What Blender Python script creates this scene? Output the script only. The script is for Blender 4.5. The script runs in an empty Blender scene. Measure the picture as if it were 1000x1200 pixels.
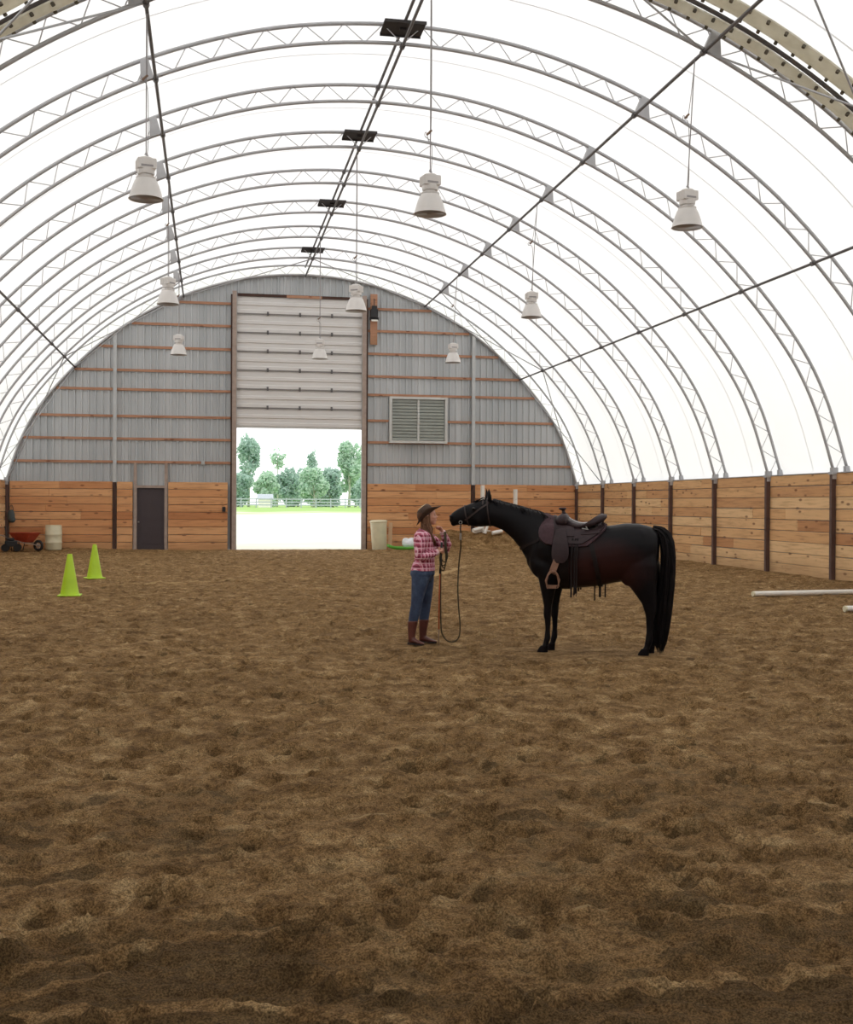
import bpy, bmesh, math, random
import numpy as np
from mathutils import Vector, Matrix
from mathutils.bvhtree import BVHTree

random.seed(7)
RNG = np.random.default_rng(11)
SC = bpy.context.scene
COL = SC.collection
PI = math.pi
D = 42.65            # end wall
BAY = 3.117          # truss spacing
CX = 3.43            # building centre line
XR, XL = 13.9, -7.04
WH = 2.45            # timber kick wall height


# ------------------------------------------------------------------ helpers
class MB:
    def __init__(s):
        s.v = []; s.f = []; s.m = []; s.cur = 0

    def mat(s, i):
        s.cur = i; return s

    def add(s, vs, fs):
        b = len(s.v)
        s.v.extend([tuple(p) for p in vs])
        for f in fs:
            s.f.append(tuple(b + i for i in f)); s.m.append(s.cur)

    def box(s, x0, x1, y0, y1, z0, z1, M=None):
        vs = [Vector(p) for p in ((x0, y0, z0), (x1, y0, z0), (x1, y1, z0), (x0, y1, z0),
                                  (x0, y0, z1), (x1, y0, z1), (x1, y1, z1), (x0, y1, z1))]
        if M is not None: vs = [M @ p for p in vs]
        s.add(vs, [(0, 3, 2, 1), (4, 5, 6, 7), (0, 1, 5, 4), (1, 2, 6, 5), (2, 3, 7, 6), (3, 0, 4, 7)])

    def rings(s, rings, close=False, cap=True):
        n = len(rings[0]); b = len(s.v)
        for r in rings: s.v.extend([tuple(p) for p in r])
        k = len(rings)
        for i in range(k if close else k - 1):
            a = b + i * n; c = b + ((i + 1) % k) * n
            for j in range(n):
                j2 = (j + 1) % n
                s.f.append((a + j, a + j2, c + j2, c + j)); s.m.append(s.cur)
        if cap and not close:
            s.f.append(tuple(b + j for j in reversed(range(n)))); s.m.append(s.cur)
            a = b + (k - 1) * n
            s.f.append(tuple(a + j for j in range(n))); s.m.append(s.cur)

    def tube(s, pts, r, n=8, close=False, flat=None):
        pts = [Vector(p) for p in pts]
        K = len(pts)
        rs = r if isinstance(r, (list, tuple)) else [r] * K
        up = None; rings = []
        for i, p in enumerate(pts):
            if close: t = pts[(i + 1) % K] - pts[i - 1]
            else: t = pts[min(i + 1, K - 1)] - pts[max(i - 1, 0)]
            if t.length < 1e-9: t = Vector((0, 0, 1))
            t.normalize()
            if up is None:
                a = Vector((0, 0, 1)) if abs(t.z) < .9 else Vector((0, 1, 0))
                up = (a - t * a.dot(t)).normalized()
            else:
                up = (up - t * up.dot(t))
                if up.length < 1e-6: up = Vector((1, 0, 0)) - t * t.x
                up.normalize()
            sd = t.cross(up)
            fl = flat if flat else 1.0
            rings.append([p + (up * math.cos(2 * PI * j / n) * fl + sd * math.sin(2 * PI * j / n)) * rs[i] for j in range(n)])
        s.rings(rings, close)

    def strap(s, pts, nrm, w, th, close=False):
        """flat band following pts; nrm are outward normals"""
        pts = [Vector(p) for p in pts]; K = len(pts); rings = []
        for i, p in enumerate(pts):
            t = (pts[(i + 1) % K] - pts[i - 1]) if close else (pts[min(i + 1, K - 1)] - pts[max(i - 1, 0)])
            t.normalize(); n_ = Vector(nrm[i]); sd = t.cross(n_).normalized(); n_ = sd.cross(t)
            rings.append([p + sd * w / 2, p + sd * w / 2 + n_ * th, p - sd * w / 2 + n_ * th, p - sd * w / 2])
        s.rings(rings, close)

    def sec(s, secs, n=20, p=2.0):
        """fused tapering body: secs of (top, bottom, halfwidth) in x,z plane with y centre optional"""
        rings = []
        for q in secs:
            (tx, tz), (bx, bz), hw = q[:3]; y0 = q[3] if len(q) > 3 else 0
            c = Vector(((tx + bx) / 2, y0, (tz + bz) / 2)); h = Vector(((tx - bx) / 2, 0, (tz - bz) / 2))
            r = []
            for j in range(n):
                a = 2 * PI * j / n; ca, sa = math.cos(a), math.sin(a)
                ca = math.copysign(abs(ca) ** (2 / p), ca); sa = math.copysign(abs(sa) ** (2 / p), sa)
                r.append(c + h * ca + Vector((0, hw * sa, 0)))
            rings.append(r)
        s.rings(rings)

    def ell(s, secs, n=16):
        """vertical stack: (x, y, z, rx, ry) rings lying in xy"""
        rings = [[Vector((x + rx * math.cos(2 * PI * j / n), y + ry * math.sin(2 * PI * j / n), z)) for j in range(n)]
                 for x, y, z, rx, ry in secs]
        s.rings(rings)

    def ball(s, c, r, n=12, m=8):
        if not isinstance(r, (list, tuple)): r = (r, r, r)
        rings = []
        for i in range(1, m):
            a = PI * i / m
            rings.append([Vector((c[0] + r[0] * math.sin(a) * math.cos(2 * PI * j / n), c[1] + r[1] * math.sin(a) * math.sin(2 * PI * j / n), c[2] - r[2] * math.cos(a))) for j in range(n)])
        s.rings(rings)

    def lathe(s, prof, n=24, c=(0, 0), closed=False):
        rings = [[Vector((c[0] + r * math.cos(2 * PI * j / n), c[1] + r * math.sin(2 * PI * j / n), z)) for j in range(n)] for r, z in prof]
        s.rings(rings, cap=not closed, close=closed)

    def mesh(s, name, mats, smooth=False):
        me = bpy.data.meshes.new(name)
        me.from_pydata(s.v, [], s.f)
        if not isinstance(mats, (list, tuple)): mats = [mats]
        for m in mats: me.materials.append(m)
        if len(mats) > 1: me.polygons.foreach_set('material_index', s.m)
        if smooth: me.polygons.foreach_set('use_smooth', [True] * len(me.polygons))
        me.update()
        return me

    def build(s, name, mats, parent=None, smooth=False, angle=None):
        o = link(name, s.mesh(name, mats, smooth or angle is not None), parent)
        if angle is not None: auto(o.data, angle)
        return o


def auto(me, deg=35):
    """sharp edges above an angle"""
    bm = bmesh.new(); bm.from_mesh(me)
    bmesh.ops.recalc_face_normals(bm, faces=bm.faces)
    for e in bm.edges:
        if len(e.link_faces) == 2 and e.calc_face_angle(0) > math.radians(deg): e.smooth = False
    bm.to_mesh(me); bm.free()


def link(name, data, parent=None):
    o = bpy.data.objects.new(name, data); COL.objects.link(o)
    if parent is not None: o.parent = parent
    return o


def tag(o, label=None, cat=None, group=None, kind=None):
    if label: o['label'] = label
    if cat: o['category'] = cat
    if group: o['group'] = group
    if kind: o['kind'] = kind
    return o


def thing(name, label, cat, loc=(0, 0, 0), rz=0, group=None, kind=None):
    o = link(name, None); o.location = loc; o.rotation_euler = (0, 0, rz)
    return tag(o, label, cat, group, kind)


def copy_tree(root, loc=None, label=None, rz=None):
    r = root.copy(); COL.objects.link(r)
    if loc is not None: r.location = loc
    if rz is not None: r.rotation_euler = (0, 0, rz)
    if label: r['label'] = label
    for ch in list(root.children):
        c = ch.copy(); COL.objects.link(c); c.parent = r
        for g in list(ch.children):
            d = g.copy(); COL.objects.link(d); d.parent = c
    return r


def fuse(mb, voxel, smooth=4, extra=None):
    """union of overlapping closed shapes into one continuous skin"""
    me = bpy.data.meshes.new('tmp'); me.from_pydata(mb.v, [], mb.f); me.update()
    bm = bmesh.new(); bm.from_mesh(me); bmesh.ops.recalc_face_normals(bm, faces=bm.faces); bm.to_mesh(me); bm.free()
    o = bpy.data.objects.new('tmp', me); COL.objects.link(o)
    m = o.modifiers.new('r', 'REMESH'); m.mode = 'VOXEL'; m.voxel_size = voxel
    if smooth:
        k = o.modifiers.new('s', 'SMOOTH'); k.factor = .5; k.iterations = smooth
    dg = bpy.context.evaluated_depsgraph_get(); dg.update()
    out = bpy.data.meshes.new_from_object(o.evaluated_get(dg))
    bpy.data.objects.remove(o); bpy.data.meshes.remove(me)
    out.polygons.foreach_set('use_smooth', [True] * len(out.polygons))
    return out


def catmull(pts, sub=8, close=False):
    P = [Vector(p) for p in pts]; K = len(P); out = []
    rng = K if close else K - 1
    for i in range(rng):
        if close: a, b, c, d = P[i - 1], P[i], P[(i + 1) % K], P[(i + 2) % K]
        else: a, b, c, d = P[max(i - 1, 0)], P[i], P[i + 1], P[min(i + 2, K - 1)]
        for j in range(sub):
            t = j / sub
            out.append(.5 * ((2 * b) + (c - a) * t + (2 * a - 5 * b + 4 * c - d) * t * t + (3 * b - a - 3 * c + d) * t ** 3))
    if not close: out.append(P[-1])
    return out


# ------------------------------------------------------------------ materials
def srgb(r, g, b):
    f = lambda c: (c / 255 / 12.92) if c / 255 <= .04045 else ((c / 255 + .055) / 1.055) ** 2.4
    return (f(r), f(g), f(b), 1)


class NT:
    def __init__(s, name):
        s.m = bpy.data.materials.new(name); s.m.use_nodes = True
        s.t = s.m.node_tree; s.t.nodes.clear()
        s.out = s.n('ShaderNodeOutputMaterial')

    def n(s, typ, **kw):
        nd = s.t.nodes.new(typ)
        for k, v in kw.items():
            if k == 'i':
                for a, b in v.items(): nd.inputs[a].default_value = b
            else: setattr(nd, k, v)
        return nd

    def l(s, a, b): s.t.links.new(a, b)

    def ramp(s, fac, stops, interp='LINEAR'):
        r = s.n('ShaderNodeValToRGB'); r.color_ramp.interpolation = interp
        e = r.color_ramp.elements
        while len(e) < len(stops): e.new(.5)
        for k, (p, c) in enumerate(stops): e[k].position = p; e[k].color = c
        s.l(fac, r.inputs[0]); return r.outputs[0]

    def mix(s, fac, a, b, mode='MIX'):
        m = s.n('ShaderNodeMix', data_type='RGBA', blend_type=mode)
        for sock, v in ((m.inputs[0], fac), (m.inputs[6], a), (m.inputs[7], b)):
            if hasattr(v, 'links'): s.l(v, sock)
            else: sock.default_value = v
        return m.outputs[2]

    def math(s, op, a, b=0.0):
        m = s.n('ShaderNodeMath', operation=op)
        for k, v in ((0, a), (1, b)):
            if hasattr(v, 'links'): s.l(v, m.inputs[k])
            else: m.inputs[k].default_value = v
        return m.outputs[0]

    def coord(s, scale=(1, 1, 1), which='Object'):
        tc = s.n('ShaderNodeTexCoord'); mp = s.n('ShaderNodeMapping')
        mp.inputs['Scale'].default_value = scale
        s.l(tc.outputs[which], mp.inputs[0]); return mp.outputs[0]

    def noise(s, vec, scale, detail=4, rough=.55, out='Fac'):
        n_ = s.n('ShaderNodeTexNoise', i={'Scale': scale, 'Detail': detail, 'Roughness': rough})
        if vec is not None: s.l(vec, n_.inputs['Vector'])
        return n_.outputs[out]

    def bsdf(s, color, rough=.6, metal=0.0, bump=None, bstr=.3, bdist=.01, **kw):
        p = s.n('ShaderNodeBsdfPrincipled')
        if hasattr(color, 'links'): s.l(color, p.inputs['Base Color'])
        else: p.inputs['Base Color'].default_value = color
        if hasattr(rough, 'links'): s.l(rough, p.inputs['Roughness'])
        else: p.inputs['Roughness'].default_value = rough
        p.inputs['Metallic'].default_value = metal
        for k, v in kw.items(): p.inputs[k.replace('_', ' ')].default_value = v
        if bump is not None:
            b = s.n('ShaderNodeBump', i={'Strength': bstr, 'Distance': bdist}); s.l(bump, b.inputs['Height'])
            s.l(b.outputs[0], p.inputs['Normal'])
        s.l(p.outputs[0], s.out.inputs[0]); return p


def simple(name, rgb, rough=.6, metal=0., var=.12, scale=8, bstr=.1, **kw):
    t = NT(name); c = srgb(*rgb); v = t.coord()
    nz = t.noise(v, scale)
    dk = tuple(x * (1 - var) for x in c[:3]) + (1,); lt = tuple(min(1, x * (1 + var)) for x in c[:3]) + (1,)
    col = t.ramp(nz, [(.3, dk), (.7, lt)])
    t.bsdf(col, rough, metal, bump=t.noise(v, scale * 6), bstr=bstr, bdist=.005, **kw)
    return t.m


M = {}
M['galv'] = simple('galvanised_steel', (176, 176, 178), .55, .1, .08, 3)
M['dark_pipe'] = simple('weathered_dark_pipe', (98, 95, 95), .55, .1, .1, 3)
M['web'] = simple('galvanised_rod', (205, 205, 207), .5, .0, .03, 3)
M['post'] = simple('dark_steel_post', (84, 62, 56), .6, 0, .2, 4)
M['plate'] = simple('dark_ridge_plate', (52, 47, 46), .7, .1, .3, 5)
M['lamp_white'] = simple('lamp_white_enamel', (212, 208, 204), .35, 0, .04, 5)
M['lamp_in'] = simple('lamp_inner_reflector', (150, 146, 146), .4, .1, .1, 5)
M['cable'] = simple('pale_cable', (150, 146, 146), .6, 0, .05)
M['bulb'] = simple('frosted_bulb', (150, 140, 136), .2, 0, .05)
M['conduit'] = simple('pale_steel_column', (182, 184, 184), .45, .05, .08, 2)
M['jamb'] = simple('weathered_grey_timber', (160, 143, 132), .8, 0, .15, 6)
M['dark_wood'] = simple('dark_stained_timber', (66, 42, 32), .8, 0, .2, 6)
M['door_dark'] = simple('dark_brown_door_paint', (60, 50, 54), .5, 0, .08, 3)
M['brass'] = simple('worn_metal_handle', (170, 165, 155), .3, .8, .05)
M['black'] = simple('black_plastic', (28, 28, 30), .5, 0, .1)
M['cream_plastic'] = simple('cream_plastic', (215, 208, 178), .5, 0, .07, 4)
M['tan_plastic'] = simple('tan_panel', (200, 165, 130), .5, 0, .07, 4)
M['green_plastic'] = simple('green_plastic', (95, 170, 60), .45, 0, .1, 4)
M['white_bag'] = simple('white_sacking', (225, 228, 232), .6, 0, .06, 10, .4)
M['white_paint'] = simple('white_paint', (228, 224, 216), .45, 0, .05, 4)
M['cone'] = simple('lime_green_plastic', (178, 214, 40), .45, 0, .06, 5)
M['red_metal'] = simple('orange_red_painted_steel', (165, 62, 38), .5, 0, .2, 6)
M['rubber'] = simple('black_rubber', (30, 28, 28), .8, 0, .15)
M['steel_dark'] = simple('grey_green_canvas', (70, 80, 82), .8, 0, .2, 12)
M['louver'] = simple('galvanised_louvre', (150, 154, 147), .45, .3, .08, 3)
M['louver_frame'] = simple('pale_steel_frame', (196, 196, 192), .45, .05, .06, 3)
M['leather'] = simple('dark_brown_leather', (46, 32, 34), .5, 0, .22, 18, .2, Specular_IOR_Level=.25)
M['leather_seat'] = simple('worn_seat_leather', (74, 66, 64), .2, 0, .15, 12, .1)
M['pad'] = simple('purple_brown_felt', (66, 46, 51), .95, 0, .25, 30, .5)
M['strap'] = simple('black_strap_leather', (26, 17, 17), .6, 0, .2, 20, Specular_IOR_Level=.2)
M['halter'] = simple('brown_halter_leather', (44, 27, 23), .5, 0, .15, 20)
M['tanwood'] = simple('tan_stirrup_wood', (128, 92, 72), .5, 0, .2, 14)
M['steelbit'] = simple('dull_steel', (150, 148, 145), .35, .9, .05)
M['skin'] = simple('skin', (205, 150, 128), .5, 0, .05, 10)
M['hair'] = simple('brown_hair', (104, 72, 54), .5, 0, .3, 30)
M['hat'] = simple('dark_straw_hat', (74, 54, 42), .8, 0, .3, 40, .5)
M['hat_pale'] = simple('pale_straw', (214, 190, 150), .8, 0, .15, 40, .5)
M['boot'] = simple('red_brown_boot_leather', (84, 42, 34), .45, 0, .2, 14)
M['boot_sole'] = simple('dark_boot_sole', (40, 26, 22), .7)
M['belt'] = simple('brown_belt', (60, 40, 32), .5)
M['rope'] = simple('dark_olive_rope', (64, 54, 36), .9, 0, .25, 60, .5)
M['stick'] = simple('orange_wooden_stick', (176, 82, 44), .5, 0, .15, 12)
M['stick_tip'] = simple('grey_brown_stick_tip', (120, 95, 75), .6)
M['eye'] = simple('dark_eye', (12, 8, 8), .1)
M['lips'] = simple('lips', (170, 85, 80), .5)
M['strut'] = simple('grey_door_strut', (128, 124, 122), .6)
M['hoof'] = simple('dark_hoof', (20, 15, 15), .9, 0, .2, 12, Specular_IOR_Level=.1)
M['rail'] = simple('weathered_rail', (168, 176, 182), .8)
M['bark'] = simple('grey_bark', (176, 180, 168), .9, 0, .25, 3)
M['shirt_white'] = simple('cream_hem', (225, 190, 190), .8)
M['beige_cloth'] = simple('beige_membrane_flap', (232, 226, 206), .8, 0, .05, 3)
M['grommet'] = simple('dark_lacing_eyelets', (84, 76, 60), .6)


def m_sand():
    t = NT('arena_sand'); v = t.coord()
    at = t.n('ShaderNodeAttribute', attribute_name='soil_tone')
    big = t.noise(v, .5, 4, .6)
    mid = t.noise(v, 3.6, 8, .72)
    fine = t.noise(v, 26, 8, .75)
    grain = t.noise(v, 120, 2, .6)
    c = t.ramp(mid, [(.39, srgb(114, 87, 55)), (.48, srgb(143, 112, 75)), (.55, srgb(156, 125, 86)), (.64, srgb(184, 154, 112))])
    c = t.mix(1.0, c, t.ramp(big, [(.36, (.86, .85, .83, 1)), (.62, (1.05, 1.05, 1.05, 1))]), 'MULTIPLY')
    # moist subsoil turned up by the harrow; hoof prints take the same dark tone
    dm = t.math('ADD', at.outputs['Fac'], t.math('MULTIPLY', t.math('SUBTRACT', mid, .5), 1.5))
    dm = t.math('ADD', dm, t.math('MULTIPLY', t.math('SUBTRACT', fine, .5), .55))
    dmask = t.ramp(dm, [(.40, (0, 0, 0, 1)), (.50, (1, 1, 1, 1))])
    c = t.mix(t.math('MULTIPLY', dmask, .8), c, srgb(88, 68, 43))
    c = t.mix(1.0, c, t.ramp(fine, [(.40, (.64, .62, .60, 1)), (.49, (1, 1, 1, 1)), (.61, (1.2, 1.2, 1.18, 1))]), 'MULTIPLY')
    c = t.mix(1.0, c, t.ramp(grain, [(.38, (.54, .54, .54, 1)), (.62, (1.42, 1.42, 1.40, 1))]), 'MULTIPLY')
    pm = t.math('MINIMUM', t.math('MAXIMUM', t.math('MULTIPLY', t.math('ADD', t.math('MULTIPLY', at.outputs['Fac'], -1.0), -.16), 5.0), 0.0), 1.0)
    c = t.mix(t.math('MULTIPLY', pm, t.ramp(fine, [(.42, (.1, .1, .1, 1)), (.52, (.9, .9, .9, 1))])), c, srgb(176, 150, 108))
    hh = t.math('ADD', t.math('MULTIPLY', fine, 1.0), t.math('MULTIPLY', grain, .22))
    hh = t.math('ADD', hh, t.math('MULTIPLY', t.noise(v, 9, 8, .7), 1.6))
    t.bsdf(c, .97, bump=hh, bstr=1.0, bdist=.04, Specular_IOR_Level=.1)
    return t.m


def m_streak():
    t = NT('dry_pale_sand'); v = t.coord()
    c = t.ramp(t.noise(v, 30, 5, .7), [(.3, srgb(140, 112, 76)), (.7, srgb(178, 150, 108))])
    t.bsdf(c, 1, bump=t.noise(v, 60), bstr=.5, bdist=.01, Specular_IOR_Level=.1); return t.m


def m_fabric():
    t = NT('white_membrane'); v = t.coord()
    nz = t.noise(v, .35, 3)
    c = t.ramp(nz, [(.3, (.90, .90, .895, 1)), (.7, (.93, .93, .925, 1))])
    tr = t.n('ShaderNodeBsdfTranslucent'); t.l(c, tr.inputs[0])
    df = t.n('ShaderNodeBsdfDiffuse'); t.l(c, df.inputs[0])
    mx = t.n('ShaderNodeMixShader', i={0: .55}); t.l(df.outputs[0], mx.inputs[1]); t.l(tr.outputs[0], mx.inputs[2])
    t.l(mx.outputs[0], t.out.inputs[0]); return t.m


def m_seam():
    t = NT('membrane_seam')
    tr = t.n('ShaderNodeBsdfTranslucent', i={0: (.80, .80, .80, 1)})
    df = t.n('ShaderNodeBsdfDiffuse', i={0: (.85, .85, .85, 1)})
    mx = t.n('ShaderNodeMixShader', i={0: .5}); t.l(df.outputs[0], mx.inputs[1]); t.l(tr.outputs[0], mx.inputs[2])
    t.l(mx.outputs[0], t.out.inputs[0]); return t.m


def m_plank(name, axis, lo, mid, hi):
    t = NT(name)
    sc = (1, 6, 14) if axis == 'x' else (6, 1, 14)
    v = t.coord(sc)
    geo = t.n('ShaderNodeNewGeometry')
    rnd = geo.outputs['Random Per Island']
    # shift the grain per board
    add = t.n('ShaderNodeVectorMath', operation='ADD'); t.l(v, add.inputs[0])
    comb = t.n('ShaderNodeCombineXYZ'); r30 = t.math('MULTIPLY', rnd, 90.0)
    t.l(r30, comb.inputs[0]); t.l(r30, comb.inputs[1]); t.l(r30, comb.inputs[2]); t.l(comb.outputs[0], add.inputs[1])
    gr = t.noise(add.outputs[0], 1.3, 5, .6)
    base = t.ramp(rnd, [(0, srgb(*lo)), (.45, srgb(*mid)), (1, srgb(*hi))])
    g = t.ramp(gr, [(.28, (.68, .62, .58, 1)), (.5, (1, 1, 1, 1)), (.8, (1.1, 1.1, 1.08, 1))])
    c = t.mix(1.0, base, g, 'MULTIPLY')
    kv = t.coord((1.5, 1, 3.7) if axis == 'x' else (1, 1.5, 3.7))
    vor = t.n('ShaderNodeTexVoronoi', i={'Scale': 1.3}); t.l(kv, vor.inputs['Vector'])
    kn = t.ramp(vor.outputs['Distance'], [(.10, (1, 1, 1, 1)), (.19, (0, 0, 0, 1))])
    c = t.mix(t.math('MULTIPLY', kn, .75), c, srgb(98, 52, 30))
    # mud splash stain low down, its own ragged shape
    sep = t.n('ShaderNodeSeparateXYZ'); tc = t.n('ShaderNodeTexCoord'); t.l(tc.outputs['Object'], sep.inputs[0])
    st = t.math('ADD', t.math('MULTIPLY', sep.outputs[2], -1.0), t.math('MULTIPLY', t.noise(None, 1.4, 5), .9))
    sm = t.ramp(st, [(.0, (0, 0, 0, 1)), (.35, (1, 1, 1, 1))])
    c = t.mix(t.math('MULTIPLY', sm, .4), c, srgb(130, 98, 66))
    t.bsdf(c, .75, bump=gr, bstr=.25, bdist=.01, Specular_IOR_Level=.25)
    return t.m


def m_steel():
    t = NT('ribbed_grey_steel'); v = t.coord((1.1, 1, .07))
    c = t.ramp(t.noise(v, 1.6, 4), [(.3, srgb(168, 172, 174)), (.7, srgb(192, 194, 195))])
    t.bsdf(c, .5, .1); return t.m


def m_plaid():
    t = NT('pink_plaid_cotton'); tc = t.n('ShaderNodeTexCoord')
    sep = t.n('ShaderNodeSeparateXYZ'); t.l(tc.outputs['Object'], sep.inputs[0])

    def band(sock, k, w, off=0.):
        s_ = t.math('SINE', t.math('ADD', t.math('MULTIPLY', sock, k), off))
        return t.math('GREATER_THAN', s_, w)
    hz = t.math('ADD', sep.outputs[2], 0.0); d = t.math('ADD', sep.outputs[0], sep.outputs[1])
    a = band(hz, 2 * PI / .062, 0.25); b = band(d, 2 * PI / .058, 0.25)
    s1 = t.math('MULTIPLY', t.math('ADD', a, b), .5)
    c = t.ramp(s1, [(.0, srgb(212, 150, 168)), (.5, srgb(178, 84, 108)), (1, srgb(118, 38, 58))])
    e = t.math('MAXIMUM', band(hz, 2 * PI / .062, .9, 2.2), band(d, 2 * PI / .058, .9, 2.2))
    c = t.mix(t.math('MULTIPLY', e, .8), c, srgb(232, 198, 208))
    t.bsdf(c, .85, bump=t.noise(None, 60), bstr=.2, bdist=.003); return t.m


def m_denim():
    t = NT('blue_denim'); v = t.coord()
    n1 = t.noise(v, 9, 4)
    c = t.ramp(n1, [(.3, srgb(36, 46, 70)), (.55, srgb(52, 66, 92)), (.75, srgb(76, 92, 118))])
    t.bsdf(c, .85, bump=t.noise(v, 30, 5), bstr=.4, bdist=.006); return t.m


def m_coat():
    t = NT('dark_bay_coat'); v = t.coord()
    sep = t.n('ShaderNodeSeparateXYZ'); t.l(v, sep.inputs[0])
    # red-brown barrel and flank on a near-black coat
    gx = t.math('MULTIPLY', t.math('ADD', sep.outputs[0], .02), 1.75)
    gz = t.math('MULTIPLY', t.math('ADD', sep.outputs[2], -.98), 2.6)
    r2 = t.math('ADD', t.math('MULTIPLY', gx, gx), t.math('MULTIPLY', gz, gz))
    r2 = t.math('ADD', r2, t.math('MULTIPLY', t.math('SUBTRACT', t.noise(v, 5, 4), .5), .7))
    c = t.ramp(r2, [(.1, srgb(46, 22, 20)), (.6, srgb(32, 17, 18)), (1.2, srgb(13, 10, 13))])
    hz = t.noise(t.coord((8, 60, 60)), 3, 3)
    t.bsdf(c, .45, bump=hz, bstr=.12, bdist=.003, Specular_IOR_Level=.14); return t.m


def m_leaf(name, a, b):
    t = NT(name)
    geo = t.n('ShaderNodeNewGeometry')
    c = t.ramp(geo.outputs['Random Per Island'], [(0, srgb(*a)), (1, srgb(*b))])
    tr = t.n('ShaderNodeBsdfTranslucent'); t.l(c, tr.inputs[0])
    df = t.n('ShaderNodeBsdfDiffuse'); t.l(c, df.inputs[0])
    mx = t.n('ShaderNodeMixShader', i={0: .45}); t.l(df.outputs[0], mx.inputs[1]); t.l(tr.outputs[0], mx.inputs[2])
    t.l(mx.outputs[0], t.out.inputs[0]); return t.m


def m_hairy(name, a, b):
    t = NT(name); geo = t.n('ShaderNodeNewGeometry')
    c = t.ramp(geo.outputs['Random Per Island'], [(0, srgb(*a)), (1, srgb(*b))])
    t.bsdf(c, .6, Specular_IOR_Level=.15); return t.m


def m_ground():
    t = NT('pale_gravel_yard'); v = t.coord()
    c = t.ramp(t.noise(v, .25, 5, .6), [(.3, srgb(206, 202, 184)), (.7, srgb(222, 219, 206))])
    sep = t.n('ShaderNodeSeparateXYZ'); t.l(v, sep.inputs[0])
    e = t.math('ADD', sep.outputs[1], t.math('MULTIPLY', t.noise(v, .06, 3), 60.0))
    g = t.ramp(t.math('MULTIPLY', t.math('SUBTRACT', e, 138.0), .1), [(0, (0, 0, 0, 1)), (1, (1, 1, 1, 1))])
    c = t.mix(g, c, srgb(150, 180, 110))
    t.bsdf(c, 1, bump=t.noise(v, 12), bstr=.3, bdist=.02, Specular_IOR_Level=.1); return t.m


def m_flap():
    t = NT('beige_flap_cloth'); v = t.coord()
    c = t.ramp(t.noise(v, 4, 3), [(.3, srgb(218, 214, 200)), (.7, srgb(236, 233, 222))])
    tr = t.n('ShaderNodeBsdfTranslucent'); t.l(c, tr.inputs[0]); df = t.n('ShaderNodeBsdfDiffuse'); t.l(c, df.inputs[0])
    mx = t.n('ShaderNodeMixShader', i={0: .5}); t.l(df.outputs[0], mx.inputs[1]); t.l(tr.outputs[0], mx.inputs[2])
    t.l(mx.outputs[0], t.out.inputs[0]); return t.m


M['beige_cloth'] = m_flap()
M['sand'] = m_sand(); M['streak'] = m_streak(); M['fabric'] = m_fabric(); M['seam'] = m_seam()
M['plank_x'] = m_plank('larch_boards_end', 'x', (184, 126, 84), (204, 148, 102), (214, 164, 118))
M['plank_y'] = m_plank('larch_boards_side', 'y', (188, 138, 96), (214, 170, 122), (226, 190, 144))
M['girt'] = m_plank('orange_timber_girt', 'x', (150, 108, 84), (170, 126, 100), (182, 140, 114))
M['steel'] = m_steel(); M['plaid'] = m_plaid(); M['denim'] = m_denim(); M['coat'] = m_coat()
M['leaf_a'] = m_leaf('haze_paled_green_leaves', (176, 206, 184), (208, 226, 208))  # both leaf colours lightened to stand in for outdoor haze and glare
M['leaf_b'] = m_leaf('haze_paled_blue_green_leaves', (160, 190, 176), (196, 216, 204))
M['mane'] = m_hairy('black_horsehair', (12, 10, 12), (34, 27, 28))
M['tailhair'] = m_hairy('black_tail_hair', (10, 9, 11), (30, 24, 25))
M['hairs'] = m_hairy('brown_hair_strands', (78, 52, 38), (142, 104, 80))
M['ground'] = m_ground()
M['door_panel'] = simple('off_white_door_panel', (212, 209, 206), .45, .0, .02, 2)

# ------------------------------------------------------------------ arch profile
HALF = [(10.47, 2.45), (9.97, 3.95), (9.3, 5.17), (8.13, 6.57), (6.85, 7.74), (5.4, 8.69), (3.8, 9.42), (2.0, 9.92), (0, 10.1)]
full = [(-x, z) for x, z in HALF] + [(x, z) for x, z in reversed(HALF[:-1])]
dense = [(p.x, p.y) for p in catmull([(x, z, 0) for x, z in full], 24)]
cum = [0]
for a, b in zip(dense, dense[1:]): cum.append(cum[-1] + math.hypot(b[0] - a[0], b[1] - a[1]))
ARC = cum[-1]


def arch(s, off=0.0):
    """point at arclength s along inner chord line, pushed outward by off"""
    s = max(0, min(ARC, s)); i = int(np.searchsorted(cum, s)) - 1; i = max(0, min(len(dense) - 2, i))
    t = (s - cum[i]) / (cum[i + 1] - cum[i])
    x = dense[i][0] + (dense[i + 1][0] - dense[i][0]) * t; z = dense[i][1] + (dense[i + 1][1] - dense[i][1]) * t
    j0, j1 = max(0, i - 6), min(len(dense) - 1, i + 7)
    tx, tz = dense[j1][0] - dense[j0][0], dense[j1][1] - dense[j0][1]; L = math.hypot(tx, tz)
    return (CX + x - tz / L * off, z + tx / L * off)


def arch_pts(off, n, y=0.0):
    return [(arch(ARC * k / n, off)[0], y, arch(ARC * k / n, off)[1]) for k in range(n + 1)]


def arch_z(x):
    """inner-line height over world x"""
    xs = np.array([p[0] for p in dense]); zs = np.array([p[1] for p in dense])
    return float(np.interp(x - CX, xs, zs))


def s_at_x(x):
    return float(np.interp(x - CX, [p[0] for p in dense], cum))


DEP = .34
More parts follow.
